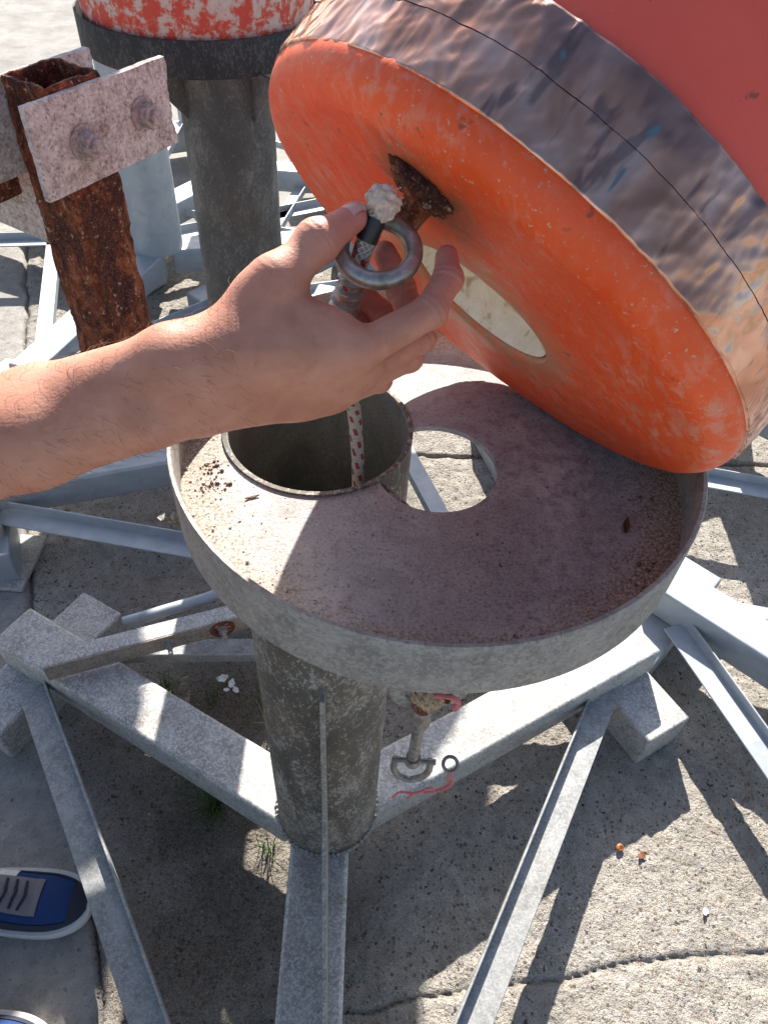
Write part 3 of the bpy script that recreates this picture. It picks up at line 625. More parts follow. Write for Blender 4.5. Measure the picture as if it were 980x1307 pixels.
# ------------------------------------------------------------------ rusted post with clamp plates
def rust_post():
    s = empty('clamp_post', (-1.10, 1.30, 0)); tag(s, 'flaking rusted square post clamped between encrusted bolted plates', 'post')
    inv = Matrix.Translation((1.10, -1.30, 0))
    def ch(o): o.parent = s; o.matrix_parent_inverse = inv; return o
    F = Vector((-.438, .9445, 0)); R1 = Vector((-.397, 1.023, 0)); e1 = (R1-F).normalized(); e2 = Vector((-e1.y, e1.x, 0))   # e1 along the plate, e2 away to the left
    w1, w2 = .0885, .078; cen = F+e1*w1/2+e2*w2/2
    # tube: fine grid walls so the scale can be uneven
    zs = np.linspace(.86, 1.418, 90); per = []
    cor = [(-w1/2, -w2/2), (w1/2, -w2/2), (w1/2, w2/2), (-w1/2, w2/2)]
    for i in range(4):
        a, b = np.array(cor[i]), np.array(cor[(i+1) % 4])
        for t in np.linspace(0, 1, 17)[:-1]:
            p = a+(b-a)*t; per.append(p)
    per = np.array(per); m = len(per); V = []
    rad = np.linalg.norm(per, axis=1, keepdims=True); cf = np.where(rad > .056, .056/rad*.5+.5, 1); per = per*cf; nrm = per/np.linalg.norm(per, axis=1, keepdims=True)
    uu = np.arange(m)/m*.33
    for z in zs:
        k = fbm(uu*1+4, np.full(m, z*.45+3), 51, 60, 3)*.006+fbm(uu+2, np.full(m, z*.7+3), 55, 170, 2)*.004
        V.append(per+nrm*k[:, None])
    inner = [per*.88+nrm*(fbm(uu+7, np.full(m, z+3), 61, 60, 3)*.006)[:, None] for z in zs[-20:][::-1]]
    top = V[-1]; rings = V+inner; zz = list(zs)+list(zs[-20:][::-1]); zt = fbm(uu+1, uu*0+2, 66, 60, 3)*.006
    P = []
    for i, (r, z) in enumerate(zip(rings, zz)):
        for j in range(m):
            q = cen+e1*float(r[j, 0])+e2*float(r[j, 1]); P.append((q.x, q.y, z+(zt[j] if i in (len(zs)-1, len(zs)) else 0)))
    idx = np.arange(len(rings)*m).reshape(-1, m); i2 = np.roll(idx, -1, 1)
    Fq = np.stack([idx[:-1], i2[:-1], i2[1:], idx[1:]], -1).reshape(-1, 4)
    ch(mesh_np('tube', P, Fq, 'rust'))
    q = MB(); q.prism([(-.034, -.03), (.034, -.03), (.034, .03), (-.034, .03)], cen+Vector((0, 0, 1.335)), e1, e2, .004); ch(q.build('tube_plug', 'dirt', smooth=0))
    def plate(name, off, a0, a1, z0, z1, seed, thick=.009):
        nx, nz = 60, 34; P = []; Z = Vector((0, 0, 1))
        for sd in (-1, 1):
            for i in range(nx):
                for j in range(nz):
                    u = a0+(a1-a0)*i/(nx-1); w = z0+(z1-z0)*j/(nz-1)
                    k = float(fbm(np.array(u+5.), np.array(w+3.), seed, 55, 4))*.0024
                    eu = 0; ew = 0
                    if i == nx-1: eu = float(fbm(np.array(w+2.), np.array(9.), seed+3, 90, 3))*.010
                    if i == 0: eu = float(fbm(np.array(w+7.), np.array(9.), seed+4, 90, 3))*.0025
                    if j in (0, nz-1): ew = float(fbm(np.array(u+2.), np.array(4.+j), seed+5, 70, 3))*.0014
                    p = F+e1*(u+eu)+e2*(off+sd*(thick/2+k*(1 if sd < 0 else .5)))+Z*(w+ew); P.append(p)
        n1 = nx*nz; fs = []
        for sd in (0, 1):
            for i in range(nx-1):
                for j in range(nz-1):
                    a = sd*n1+i*nz+j; fs.append((a, a+nz, a+nz+1, a+1))
        bd = [i*nz for i in range(nx)]+[(nx-1)*nz+j for j in range(1, nz)]+[i*nz+nz-1 for i in range(nx-2, -1, -1)]+[j for j in range(nz-2, 0, -1)]
        for i in range(len(bd)): a, b = bd[i], bd[(i+1) % len(bd)]; fs.append((a, b, b+n1, a+n1))
        return ch(MB().add(P, fs).build(name, 'encr', smooth=50))
    plate('clamp_plate', -.007, -.043, .195, 1.300, 1.412, 101)
    plate('clamp_plate', w2+.007, -.050, .150, 1.300, 1.415, 131)
    def bolt(u, z, off):
        b = MB(); c0 = F+e1*u+e2*off+Vector((0, 0, z)); ax = -e2
        hexa = [(.0165*math.cos(R_(60*k+12)), .0165*math.sin(R_(60*k+12))) for k in range(6)]
        b.prism(hexa, c0+ax*.011, e1, Vector((0, 0, 1)), .020); b.lathe([(.022, -.001), (.022, .0030), (.0, .0030)], 24, c0, ax); b.lathe([(.0095, .018), (.0095, .026), (.008, .0275), (0, .0275)], 20, c0, ax)
        ch(b.build('bolt', 'bolt', smooth=30, bevel=.0010))
    bolt(.030, 1.352, -.0125); bolt(.138, 1.356, -.0125)
    # bracket arm to the support post that stands on the ground out to the left
    A = cen-e1*.03+Vector((0, 0, 1.245)); B = Vector((-1.10, 1.30, 1.265)); d = (B-A).normalized(); n = Vector((0, 0, 1)).cross(d).normalized()
    ch(MB().box((A+B)/2, d, n, (0, 0, 1), (B-A).length, .012, .105).build('bracket_arm', 'encr', smooth=0, bevel=.002))
    ch(MB().box((A+B)/2+n*.055+Vector((0, 0, .06)), d, n, (0, 0, 1), (B-A).length-.1, .07, .07).build('rusted_rail', 'rust', smooth=0, bevel=.004))
    ch(MB().tube([(-1.10, 1.30, .012), (-1.10, 1.30, 1.40)], .045, 32).build('support_post', 'galv', smooth=40))
    ch(MB().box((-1.10, 1.30, .007), (1, 0, 0), (0, 1, 0), (0, 0, 1), .20, .20, .014).build('base_plate', 'galv', smooth=0, bevel=.003))
    # bent wire and scrap of line caught on the far plate
    ch(MB().tube(spline([F+e1*-.01+e2*.10+Vector((0, 0, 1.40)), F+e1*-.02+e2*.11+Vector((0, 0, 1.44)), F+e1*.0+e2*.12+Vector((0, 0, 1.455))], 6), .006, 10).build('wire_hook', 'encr'))
rust_post()

# ------------------------------------------------------------------ swivel shackle and cord under the tray
def shackle():
    o = Vector((.050, .322, 0)); s = empty('swivel_shackle', (o.x, o.y, .93)); tag(s, 'small rusty swivel shackle hanging below the rim of the dirty tray', 'shackle')
    inv = Matrix.Translation((-o.x, -o.y, -.93))
    def ch(x): x.parent = s; x.matrix_parent_inverse = inv; return x
    P = lambda x, y, z: o+Vector((x, y, z))
    b = bmesh.new(); bmesh.ops.create_icosphere(b, subdivisions=4, radius=.014)
    for v in b.verts:
        p = v.co*420; v.co = v.co*(1+.16*math.sin(p.x*1.3+p.z)*math.cos(p.y*1.7)+.12*math.sin(p.z*3.1+p.x*2.2)+.07*math.sin(p.y*6.3))
    me = bpy.data.meshes.new('crusted_knuckle'); b.to_mesh(me); b.free(); me.shade_smooth(); me.materials.append(MT['crust'])
    k = bpy.data.objects.new('crusted_knuckle', me); C.objects.link(k); k.location = P(0, 0, 1.172); ch(k)
    ch(MB().tube([P(-.012, 0, 1.178), P(.018, -.003, 1.170)], .0055, 14).build('pin', 'rust'))
    ch(MB().tube([P(-.003, 0, 1.160), P(-.004, 0, 1.146)], .009, 14).build('rusted_neck', 'rust'))
    ch(MB().lathe([(0, .034), (.0072, .034), (.0095, .026), (.0102, .010), (.0088, 0), (.005, -.002), (0, -.002)], 24, P(-.004, 0, 1.113)).build('swivel_body', 'zincy'))
    ch(MB().tube([P(-.004, 0, 1.114), P(-.004, 0, 1.040)], .0056, 20).build('shank', 'zincy'))
    ch(MB().tube([P(-.004, 0, 1.042), P(-.004, 0, 1.030)], .0075, 20).build('shank_collar', 'zincy'))
    bow = spline([P(-.021, 0, 1.036), P(-.022, 0, 1.014), P(-.016, -.001, .999), P(-.004, -.002, .993), P(.008, -.001, .999), P(.014, 0, 1.014), P(.013, 0, 1.036)], 6)
    ch(MB().tube(bow, .0036, 14).build('bow', 'zincy')); ch(MB().tube([P(-.025, 0, 1.034), P(.019, 0, 1.034)], .0030, 14).build('cross_pin', 'zincy'))
    ch(MB().lathe([(.0072+.0019*math.cos(t), .0019*math.sin(t)) for t in np.linspace(0, 2*math.pi, 11)[:-1]], 24, P(.034, 0, 1.032), (0, -.55, .85), closed=True).build('eyelet', 'zincy'))
    a = spline([P(.036, -.002, 1.026), P(.034, -.004, 1.006), P(.040, -.003, .992), P(.026, -.004, .975), P(.018, -.005, .982), P(.004, -.006, .968), P(-.012, -.005, .965), P(-.020, -.006, .950)], 8)
    c2 = spline([P(.036, -.006, 1.026), P(.039, -.007, 1.000), P(.030, -.006, .980), P(.014, -.004, .966), P(.006, -.008, .976), P(-.004, -.007, .955)], 8)
    co = empty('pink_cord', P(-.02, 0, .95)); tag(co, 'frayed pink cord tied to the shackle eyelet', 'cord')
    for path in (a, c2):
        x = MB().tube(path, [.0010+.0006*abs(math.sin(i*.9)) for i in range(len(path))], 8).build('strand', 'pink'); x.parent = co; x.matrix_parent_inverse = Matrix.Translation(-P(-.02, 0, .95))
    loop = spline([P(.004, -.010, 1.186), P(.016, -.014, 1.192), P(.024, -.012, 1.180), P(.022, -.012, 1.168)], 6)
    x = MB().tube(loop, .0026, 8).build('strand', 'pink'); x.parent = co; x.matrix_parent_inverse = Matrix.Translation(-P(-.02, 0, .95))
shackle()

# ------------------------------------------------------------------ loose bars lying across the left beam
def angle_bar():
    p, q = Vector((-.725, .812, .2215)), Vector((.02, 1.125, .2215)); d = (q-p).normalized(); n = Vector((-d.y, d.x, 0))
    s = empty('slotted_angle_bar', p); s.rotation_euler.z = math.atan2(d.y, d.x); tag(s, 'rusty bolted angle bar lying across the left beam of the weathered stand', 'bar')
    L = (q-p).length
    MB().box((L/2, .004, .027), (1, 0, 0), (0, 1, 0), (0, 0, 1), L, .005, .050).build('web', 'rusty_bar', s, smooth=0, bevel=.001, seg=1)
    MB().box((L/2, .0265, .0495), (1, 0, 0), (0, 1, 0), (0, 0, 1), L, .040, .005).build('flange', 'galv', s, smooth=0, bevel=.001, seg=1)
    for x, z in ((.27, .026), (.395, .030)):
        b = MB(); b.lathe([(.0, .003), (.011, .003), (.012, 0), (0, 0)], 20, (x, .001, z), (0, -1, 0)); b.prism([(.0105*math.cos(R_(60*k)), .0105*math.sin(R_(60*k))) for k in range(6)], (x, -.006, z), (1, 0, 0), (0, 0, 1), .011)
        b.tube([(x, -.004, z), (x, -.030, z)], .0055, 12).build('bolt', 'galv_dirty', s, smooth=30)
    MB().lathe([(.026, 0), (.030, .0004), (.030, .0015), (.0, .0018)], 32, (.395, .0012, .028), (0, -1, 0)).build('washer', 'rust', s)
angle_bar()
rod = MB().tube(spline([(-.60, .972, .2360), (-.50, 1.012, .246), (-.415, 1.045, .256), (-.380, 1.066, .262), (-.350, 1.098, .262), (-.300, 1.17, .250), (-.23, 1.28, .236)], 8), .0145, 20).build('bent_rod', 'galv_new', smooth=60)
tag(rod, 'bright bent galvanised rod behind the bolted angle bar', 'rod')

# ------------------------------------------------------------------ person: signed-distance body turned into one mesh
def surface_nets(D, org, h):
    S = D < 0; nx, ny, nz = D.shape
    acc = np.zeros((nx-1, ny-1, nz-1, 3), np.float32); cnt = np.zeros((nx-1, ny-1, nz-1), np.float32)
    def sl(a, i): return a[i[0]:nx-1+i[0], i[1]:ny-1+i[1], i[2]:nz-1+i[2]]
    for ax in range(3):
        for j in (0, 1):
            for k in (0, 1):
                a = [0, 0, 0]; o = [i for i in range(3) if i != ax]; a[o[0]] = j; a[o[1]] = k; b = list(a); b[ax] = 1
                d0 = sl(D, a); d1 = sl(D, b); m = (d0 < 0) != (d1 < 0)
                if not m.any(): continue
                t = d0[m]/(d0[m]-d1[m]); p = np.empty((len(t), 3), np.float32); p[:, ax] = t; p[:, o[0]] = j; p[:, o[1]] = k
                acc[m] += p; cnt[m] += 1
    M = cnt > 0; idx = np.full(M.shape, -1, np.int64); idx[M] = np.arange(M.sum())
    V = (np.argwhere(M)+acc[M]/cnt[M][:, None])*h+org
    F = []
    for ax in range(3):
        o = [(ax+1) % 3, (ax+2) % 3]
        a = [slice(None)]*3; b = [slice(None)]*3; a[ax] = slice(0, D.shape[ax]-1); b[ax] = slice(1, None)
        s0, s1 = S[tuple(a)], S[tuple(b)]; E = np.argwhere(s0 != s1); E = E[(E[:, o[0]] > 0) & (E[:, o[1]] > 0) & (E[:, o[0]] < D.shape[o[0]]-1) & (E[:, o[1]] < D.shape[o[1]]-1)]
        inside = s0[tuple(E.T)]
        def at(d0, d1):
            q = E.copy(); q[:, o[0]] -= d0; q[:, o[1]] -= d1; return idx[tuple(q.T)]
        q = np.stack([at(1, 1), at(0, 1), at(0, 0), at(1, 0)], 1); q[~inside] = q[~inside][:, ::-1]; F.append(q)
    return V.astype(np.float32), np.concatenate(F)
class SDF:
    def __init__(s, lo, hi, h):
        s.h = h; s.lo = np.array(lo, np.float32); s.n = np.ceil((np.array(hi)-lo)/h).astype(int)+1
        s.ax = [s.lo[i]+np.arange(s.n[i], dtype=np.float32)*h for i in range(3)]
    def new(s): return np.full(s.n, .05, np.float32)
    def cap(s, D, a, b, ra, rb, k=.004, pad=.03, sq=None):
        a = np.array(a, np.float32); b = np.array(b, np.float32); R = max(ra, rb)+pad
        l = np.clip(((np.minimum(a, b)-R-s.lo)/s.h).astype(int), 0, s.n-1); u = np.clip(((np.maximum(a, b)+R-s.lo)/s.h).astype(int)+1, 1, s.n)
        if (u <= l).any(): return D
        X = s.ax[0][l[0]:u[0], None, None]-a[0]; Y = s.ax[1][None, l[1]:u[1], None]-a[1]; Z = s.ax[2][None, None, l[2]:u[2]]-a[2]
        d = b-a; L2 = max(float(d@d), 1e-9); t = np.clip((X*d[0]+Y*d[1]+Z*d[2])/L2, 0, 1)
        e = np.sqrt((X-t*d[0])**2+(Y-t*d[1])**2+(Z-t*d[2])**2)-(ra+(rb-ra)*t)
        v = D[l[0]:u[0], l[1]:u[1], l[2]:u[2]]; v[...] = smin(v, e, k); return D
def smin(a, b, k):
    h = np.clip(.5+.5*(b-a)/k, 0, 1); return b+(a-b)*h-k*h*(1-h)
def relax(V, F, it=2, f=.5):
    n = len(V); a = F.ravel(); b = np.roll(F, -1, 1).ravel(); c = np.bincount(np.r_[a, b], minlength=n)[:, None]
    for _ in range(it):
        s = np.stack([np.bincount(np.r_[a, b], weights=np.r_[V[b, i], V[a, i]], minlength=n) for i in range(3)], 1); V = V+f*(s/np.maximum(c, 1)-V)
    return V
FINGERS = dict(
    index=([(-.0190, .3590, 1.4960), (.0185, .3870, 1.5060), (.0285, .4105, 1.5145), (.0275, .4270, 1.5205)], (.0112, .0099, .0088, .0072)),
    middle=([(-.0155, .3690, 1.4790), (.0147, .4060, 1.4756), (.0010, .4345, 1.4915), (-.0110, .4400, 1.5130)], (.0112, .0100, .0092, .0077)),
    ring=([(-.0226, .3730, 1.4630), (.0084, .4081, 1.4576), (-.0094, .4440, 1.4651), (-.0250, .4460, 1.4800)], (.0106, .0095, .0088, .0073)),
    little=([(-.0349, .3740, 1.4510), (-.0100, .4000, 1.4442), (-.0203, .4365, 1.4515), (-.0290, .4429, 1.4642)], (.0097, .0084, .0077, .0065)))
THUMB = ([(-.1000, .3580, 1.4880), (-.0700, .3800, 1.5230), (-.0490, .4030, 1.5370), (-.0300, .4225, 1.5430)], (.0190, .0130, .0114, .0084))
WR = Vector((-.1230, .3440, 1.4735)); EL = Vector((-.3772, .3000, 1.3950)); SH = Vector((-.62, .17, 1.43))
def make_arm():
    g = SDF((-.44, .23, 1.33), (.05, .475, 1.58), .0014)
    P = g.new()
    ax = (EL-WR).normalized(); sd = Vector((0, 0, 1)); sd = (sd-ax*sd.dot(ax)).normalized()
    sf = Vector((0, 1, .12)); sf = (sf-ax*sf.dot(ax)).normalized()
    q = lambda t, o: WR+(EL-WR)*t+(sd*max(0, 1-t*4)+sf*min(1, t*4)).normalized()*o
    for ts, os, rs in (((0, .35), (.010, .012), (.0235, .0265)), ((0, .35), (-.010, -.012), (.0235, .0265)), ((.35, .8), (.010, .010), (.0265, .031)), ((.35, .8), (-.012, -.014), (.0265, .032)), ((.8, 1.05), (.010, .01), (.031, .036)), ((.8, 1.05), (-.014, -.01), (.032, .036))):
        g.cap(P, q(ts[0], os[0]), q(ts[1], os[1]), rs[0], rs[1], .014)
    g.cap(P, EL, EL+(SH-EL)*.3, .037, .04, .014)
    # metacarpals: wrist row to knuckles
    wr = [WR+sd*o+Vector((.006, .002, 0)) for o in (.017, .006, -.006, -.016)]
    mc = [FINGERS[k][0][0] for k in ('index', 'middle', 'ring', 'little')]
    for w, m, r in zip(wr, mc, (.0155, .0160, .0155, .0140)): g.cap(P, w, Vector(m)+(w-Vector(m))*.10, .0185, r, .010)
    for a, b in zip(mc[:-1], mc[1:]):
        a, b = Vector(a), Vector(b); g.cap(P, a+(wr[1]-a)*.3, b+(wr[2]-b)*.3, .0135, .0135, .012)
    g.cap(P, (-.090, .366, 1.462), (-.045, .378, 1.464), .0165, .0150, .014)          # heel of the hand, palm side
    t, tr = THUMB
    g.cap(P, WR+sd*.012, t[0], .021, .0185, .014); g.cap(P, t[0], t[1], .0190, .0150, .016)
    g.cap(P, (-.085, .360, 1.490), (-.038, .366, 1.500), .0165, .0115, .018)          # web between thumb and index
    g.cap(P, Vector(t[1])+Vector((-.012, .0, -.010)), (-.045, .368, 1.500), .0110, .0105, .016)
    g.cap(P, (-.136, .322, 1.462), (-.140, .322, 1.461), .0135, .0135, .012)          # ulnar head
    Tm = g.new()
    for i in range(3): g.cap(Tm, t[i], t[i+1], tr[i] if i else .0150, tr[i+1], .003, sq=None)
    g.cap(Tm, Vector(t[2])+Vector((-.001, -.001, .0010)), t[2], .0119, .0119, .006)
    P = smin(P, Tm, .008)
    Fg = g.new()
    for k, (pts, rad) in FINGERS.items():
        f = g.new()
        for i in range(3): g.cap(f, pts[i], pts[i+1], rad[i], rad[i+1], .0025)
        for i in (1, 2):
            a = Vector(pts[i]); o = (a-(Vector(pts[i-1])+Vector(pts[i+1]))/2).normalized(); g.cap(f, a+o*.0009, a+o*.0010, rad[i]*.98, rad[i]*.98, .004)
        Fg = smin(Fg, f, .0012)
    P = smin(P, Fg, .0060)
    dn = Vector((-.12, -.70, .70)).normalized()
    for w, m_, r in zip(wr, mc, (.0155, .0160, .0155, .0140)):          # knuckles and extensor tendons on the back of the hand
        m_ = Vector(m_); g.cap(P, m_+dn*.0052, m_+dn*.0054, .0078, .0078, .006)
        g.cap(P, m_+(w-m_)*.12+dn*(r-.0030), m_+(w-m_)*.62+dn*.0150, .0030, .0026, .005)
    for a, b, o in (((-.094, .352, 1.500), (-.060, .350, 1.492), 0), ((-.060, .350, 1.492), (-.040, .352, 1.476), 0), ((-.066, .350, 1.492), (-.070, .347, 1.474), 0)):
        g.cap(P, Vector(a)+dn*.0085, Vector(b)+dn*.0085, .0022, .0020, .005)
    V, F = surface_nets(P, g.lo, g.h); V = relax(V, F, 3, .5)
    return V, F
aV, aF = make_arm()
def make_body():
    g = SDF((-1.0, -.12, .0), (-.25, .72, 1.86), .011); P = g.new()
    c = Vector((-.70, .33, 0)); V3 = lambda x, y, z: (c.x+x, c.y+y, z)
    # torso, neck, head
    for y in (-.075, .075): g.cap(P, V3(-.02, y, .98), V3(0, y, 1.33), .115, .12, .06, .12)
    g.cap(P, V3(0, -.11, 1.38), V3(0, .13, 1.40), .085, .085, .07, .12); g.cap(P, V3(.0, 0, 1.40), V3(.02, 0, 1.54), .062, .055, .04, .1)
    g.cap(P, V3(.035, 0, 1.66), V3(.025, 0, 1.70), .088, .095, .03, .1); g.cap(P, V3(.075, 0, 1.585), V3(.05, 0, 1.63), .048, .07, .04, .1)
    g.cap(P, V3(.118, 0, 1.668), V3(.134, 0, 1.640), .008, .011, .014, .05); g.cap(P, V3(.112, -.012, 1.604), V3(.112, .012, 1.604), .010, .010, .008, .05)
    for y in (-.034, .034): g.cap(P, V3(.108, y-.012, 1.690), V3(.106, y+.012, 1.690), .010, .010, .012, .05)
    for y in (-.098, .098): g.cap(P, V3(.03, y, 1.66), V3(.028, y, 1.625), .018, .012, .01, .05)
    # right arm to the elbow, left arm hanging
    g.cap(P, V3(.02, -.14, 1.395), SH, .062, .058, .05, .1); g.cap(P, SH, EL, .054, .040, .03, .1)
    g.cap(P, V3(0, .16, 1.40), V3(-.01, .20, 1.12), .058, .044, .04, .1); g.cap(P, V3(-.01, .20, 1.12), V3(.05, .20, .88), .042, .028, .02, .1)
    g.cap(P, V3(.05, .20, .88), V3(.075, .195, .80), .030, .024, .02, .08)
    for i, o in enumerate((-.012, .006, .022)): g.cap(P, V3(.075, .195, .80), V3(.085+o*.4, .19, .725+abs(o)*.5), .014, .009, .008, .05)
    g.cap(P, V3(.07, .185, .84), V3(.095, .17, .79), .013, .010, .008, .05)
    # hips and legs down to the ankles
    g.cap(P, V3(-.02, -.06, .94), V3(-.02, .06, .94), .12, .12, .06, .12)
    for y, fy in ((-.09, -.16), (.09, .075)):
        g.cap(P, V3(-.02, y, .90), V3(-.05, (y+fy)/2, .50), .092, .062, .04, .1); g.cap(P, V3(-.05, (y+fy)/2, .50), V3(-.105, fy, .10), .062, .040, .03, .1)
    V, F = surface_nets(P, g.lo, g.h); V = relax(V, F, 3, .5); return V, F, P, g
bV, bF, bP, bg = make_body()
pV = np.concatenate([bV, aV]); pF = np.concatenate([bF, aF+len(bV)])
person = mesh_np('person', pV, pF, 'skin'); tag(person, 'person in grey shirt reaching in to hold the lifting ring and rope', 'person')
pink = np.zeros(len(pV)); crease = np.zeros(len(pV), np.float32)
for k, (pts, rad) in list(FINGERS.items())+[('thumb', THUMB)]:
    p = np.array(pts); tip = p[3]; pink = np.maximum(pink, np.clip(1.4-np.linalg.norm(pV-tip, axis=1)/.030, 0, 1)); pink = np.maximum(pink, .6*np.clip(1-np.linalg.norm(pV-p[1], axis=1)/.020, 0, 1))
    for j in (1, 2):
        d = p[j+1]-p[j-1]; d /= np.linalg.norm(d); rel = pV-p[j]; near = np.clip(1-np.linalg.norm(rel, axis=1)/.020, 0, 1); t = rel@d
        crease += .55*near*(-np.exp(-(t/.0013)**2)-.7*np.exp(-((t-.0042)/.0012)**2)-.7*np.exp(-((t+.0042)/.0012)**2))
fattr(person, 'pink', pink); fattr(person, 'crease', crease)
def shell(name, mat, sel, off, parent=None):
    """clothing: the body surface offset outwards where sel holds"""
    V, F = surface_nets(bP-off, bg.lo, bg.h); V = relax(V, F, 4, .5); c = V[F].mean(1); k = sel(c); F = F[k]; u, inv = np.unique(F, return_inverse=True)
    o = mesh_np(name, V[u], inv.reshape(-1, 4), mat, person); m = o.modifiers.new('solid', 'SOLIDIFY'); m.thickness = .004; m.offset = 1; return o
armd = (SH-EL).normalized()
shell('t_shirt', 'shirt', lambda c: (c[:, 2] > .92) & (c[:, 2] < 1.475) & ~((c[:, 0] > -.56) & (((c-np.array(EL))@np.array(armd)) < .14)) & ~((c[:, 1] > .47) & (c[:, 2] < 1.18)), .012)
shell('trousers', 'jeans', lambda c: (c[:, 2] > .10) & (c[:, 2] < 1.0) & ~((c[:, 1] > .475) & (c[:, 2] > .62) & (c[:, 0] > -.76)), .010)
shell('hair', 'hair', lambda c: (c[:, 2] > 1.66) & ((c[:, 0] < -.655) | (c[:, 2] > 1.745)), .012)
for y in (-.034, .034):
    o = MB().lathe([(0, -.010)]+[(.010*math.sin(t), -.010*math.cos(t)) for t in np.linspace(0, math.pi, 9)[1:-1]]+[(0, .010)], 16, (-.70+.107, .33+y, 1.672)).build('eye', 'eye', person)
# fine hairs on the forearm and wrist
def arm_hair():
    g = np.random.default_rng(3); T = pV[len(bV):]; me_n = np.zeros_like(pV); v = pV[pF]; fnm = np.cross(v[:, 1]-v[:, 0], v[:, 2]-v[:, 0])
    for k in range(4): np.add.at(me_n, pF[:, k], fnm)
    me_n /= np.maximum(np.linalg.norm(me_n, axis=1, keepdims=True), 1e-9); ids = np.arange(len(bV), len(pV)); ids = ids[(pV[ids, 0] < -.085) & (pV[ids, 0] > -.36)]
    pick = g.choice(ids, 1100, replace=False); b = MB()
    for i in pick:
        p = Vector(pV[i]); n = Vector(me_n[i]); d = (Vector((.75, .1, -.55))+Vector(g.normal(0, .25, 3))).normalized(); d = (d-n*d.dot(n)).normalized(); L = g.uniform(.006, .012)
        b.tube([p-n*.0004, p+n*L*.22+d*L*.35, p+n*L*.25+d*L*.95], [.00010, .00008, .00003], 3, caps=False)
    o = b.build('arm_hair', 'hair_fine', person, smooth=60); o['kind'] = 'stuff'
arm_hair()
# thumb nail
tp, tq = Vector(THUMB[0][3]), Vector(THUMB[0][2]); td = (tp-tq).normalized(); nn = Vector((-.35, -.25, .9)); nn = (nn-td*nn.dot(td)).normalized(); ns = td.cross(nn)
P = []; 
for i in range(9):
    for j in range(9):
        u, w = (i/8-.5), (j/8-.5); ed = .5*math.sqrt(max(0, 1-(2*abs(w))**2.6)); P.append(tp+td*(.0005+u*.0135*(.75+.5*ed))+ns*(w*.0135)+nn*(.0089-(2*w)**2*.0026-max(0, u)**2*.008-max(0, -u-.3)*.006))
MB().add(P, [(i*9+j, (i+1)*9+j, (i+1)*9+j+1, i*9+j+1) for i in range(8) for j in range(8)]).build('thumb_nail', 'nail', person, smooth=80)

# shoes
def shoe(name_y, x_toe, label):
    Ln = .300; W = .0555
    s = empty('shoe', (x_toe-Ln/2, name_y, 0)); s.parent = person
    def halfw(t):   # t 0 heel .. 1 toe
        return W*(.70+.30*math.sin(min(1, t*1.5)*math.pi/2))*(1 if t < .62 else math.sqrt(max(0.0, 1-((t-.62)/.385)**2.6)))*(1 if t > .06 else math.sqrt(max(.05, t/.06)))
    def top(t): return .030+(.072 if t < .30 else .072-.040*((t-.30)/.35) if t < .65 else .036*math.sqrt(max(0, 1-((t-.65)/.36)**2.8)))
    T = list(np.linspace(0.0, .62, 22))+list(np.linspace(.64, .999, 26))
    def loft(a0, a1, n, off, t0=0, t1=1):
        V = []; Ts = [t for t in T if t0 <= t <= t1]
        for t in Ts:
            hw, h = halfw(t), top(t)
            for k in range(n+1):
                a = a0+(a1-a0)*k/n; cs, sn = math.cos(a), math.sin(a)
                y = hw*math.copysign(abs(cs)**.75, cs); z = .026+(h-.026)*max(0, sn)**.85
                V.append(((t-.5)*Ln+off*(t-.5), y*(1+off/.05*abs(cs)), z+off*max(0, sn)))
        F = [(i*(n+1)+k, i*(n+1)+k+1, (i+1)*(n+1)+k+1, (i+1)*(n+1)+k) for i in range(len(Ts)-1) for k in range(n)]
        return MB().add(V, F)
    up = loft(0, math.pi, 24, 0).build('upper', 'blue', s, smooth=70)
    out = [((t-.5)*Ln*1.03+.003, halfw(t)*1.09+.0050) for t in T]; ring = [(x, y) for x, y in out]+[(x, -y) for x, y in out[::-1]]
    n = len(ring); V = []
    for z, sc in ((.0015, .94), (.006, .985), (.015, 1.0), (.031, 1.0), (.034, .975)): V += [(x*sc, y*sc, z+.006*max(0, x/(Ln/2)-.6)) for x, y in ring]
    F = [(k*n+i, k*n+(i+1) % n, (k+1)*n+(i+1) % n, (k+1)*n+i) for k in range(4) for i in range(n)]+[tuple(range(n-1, -1, -1)), tuple(range(4*n, 5*n))]
    MB().add(V, F).build('sole', 'white', s, smooth=50)
    for a0, a1 in ((0, .60), (math.pi-.60, math.pi)): loft(a0, a1, 8, .0018, .46, .90).build('side_guard', 'navy', s, smooth=70)
    for a0, a1 in ((0, math.pi),): loft(a0, a1, 24, .0020, .895, .999).build('toe_guard', 'navy', s, smooth=70)
    loft(.55, 1.15, 6, .0022, .36, .52).build('side_panel', 'white', s, smooth=70); loft(math.pi-1.15, math.pi-.55, 6, .0022, .36, .50).build('side_panel', 'white', s, smooth=70)
    loft(1.02, math.pi-1.02, 12, .0032, .28, .70).build('eyestay', 'suede', s, smooth=70)
    for k in range(5):
        t = .36+.06*k; h = top(t); P = [((t-.5)*Ln+dx, y, h+.0080-(y/.03)**2*.0075) for y, dx in ((-.027, -.006+.004*(k % 2)), (-.012, 0), (0, .003), (.012, 0), (.027, -.004))]
        MB().tube(spline(P, 4), .0031, 8).build('lace', 'lace', s)
    return s
shoe(.412, -.556, ''); o = shoe(.158, -.550, '')

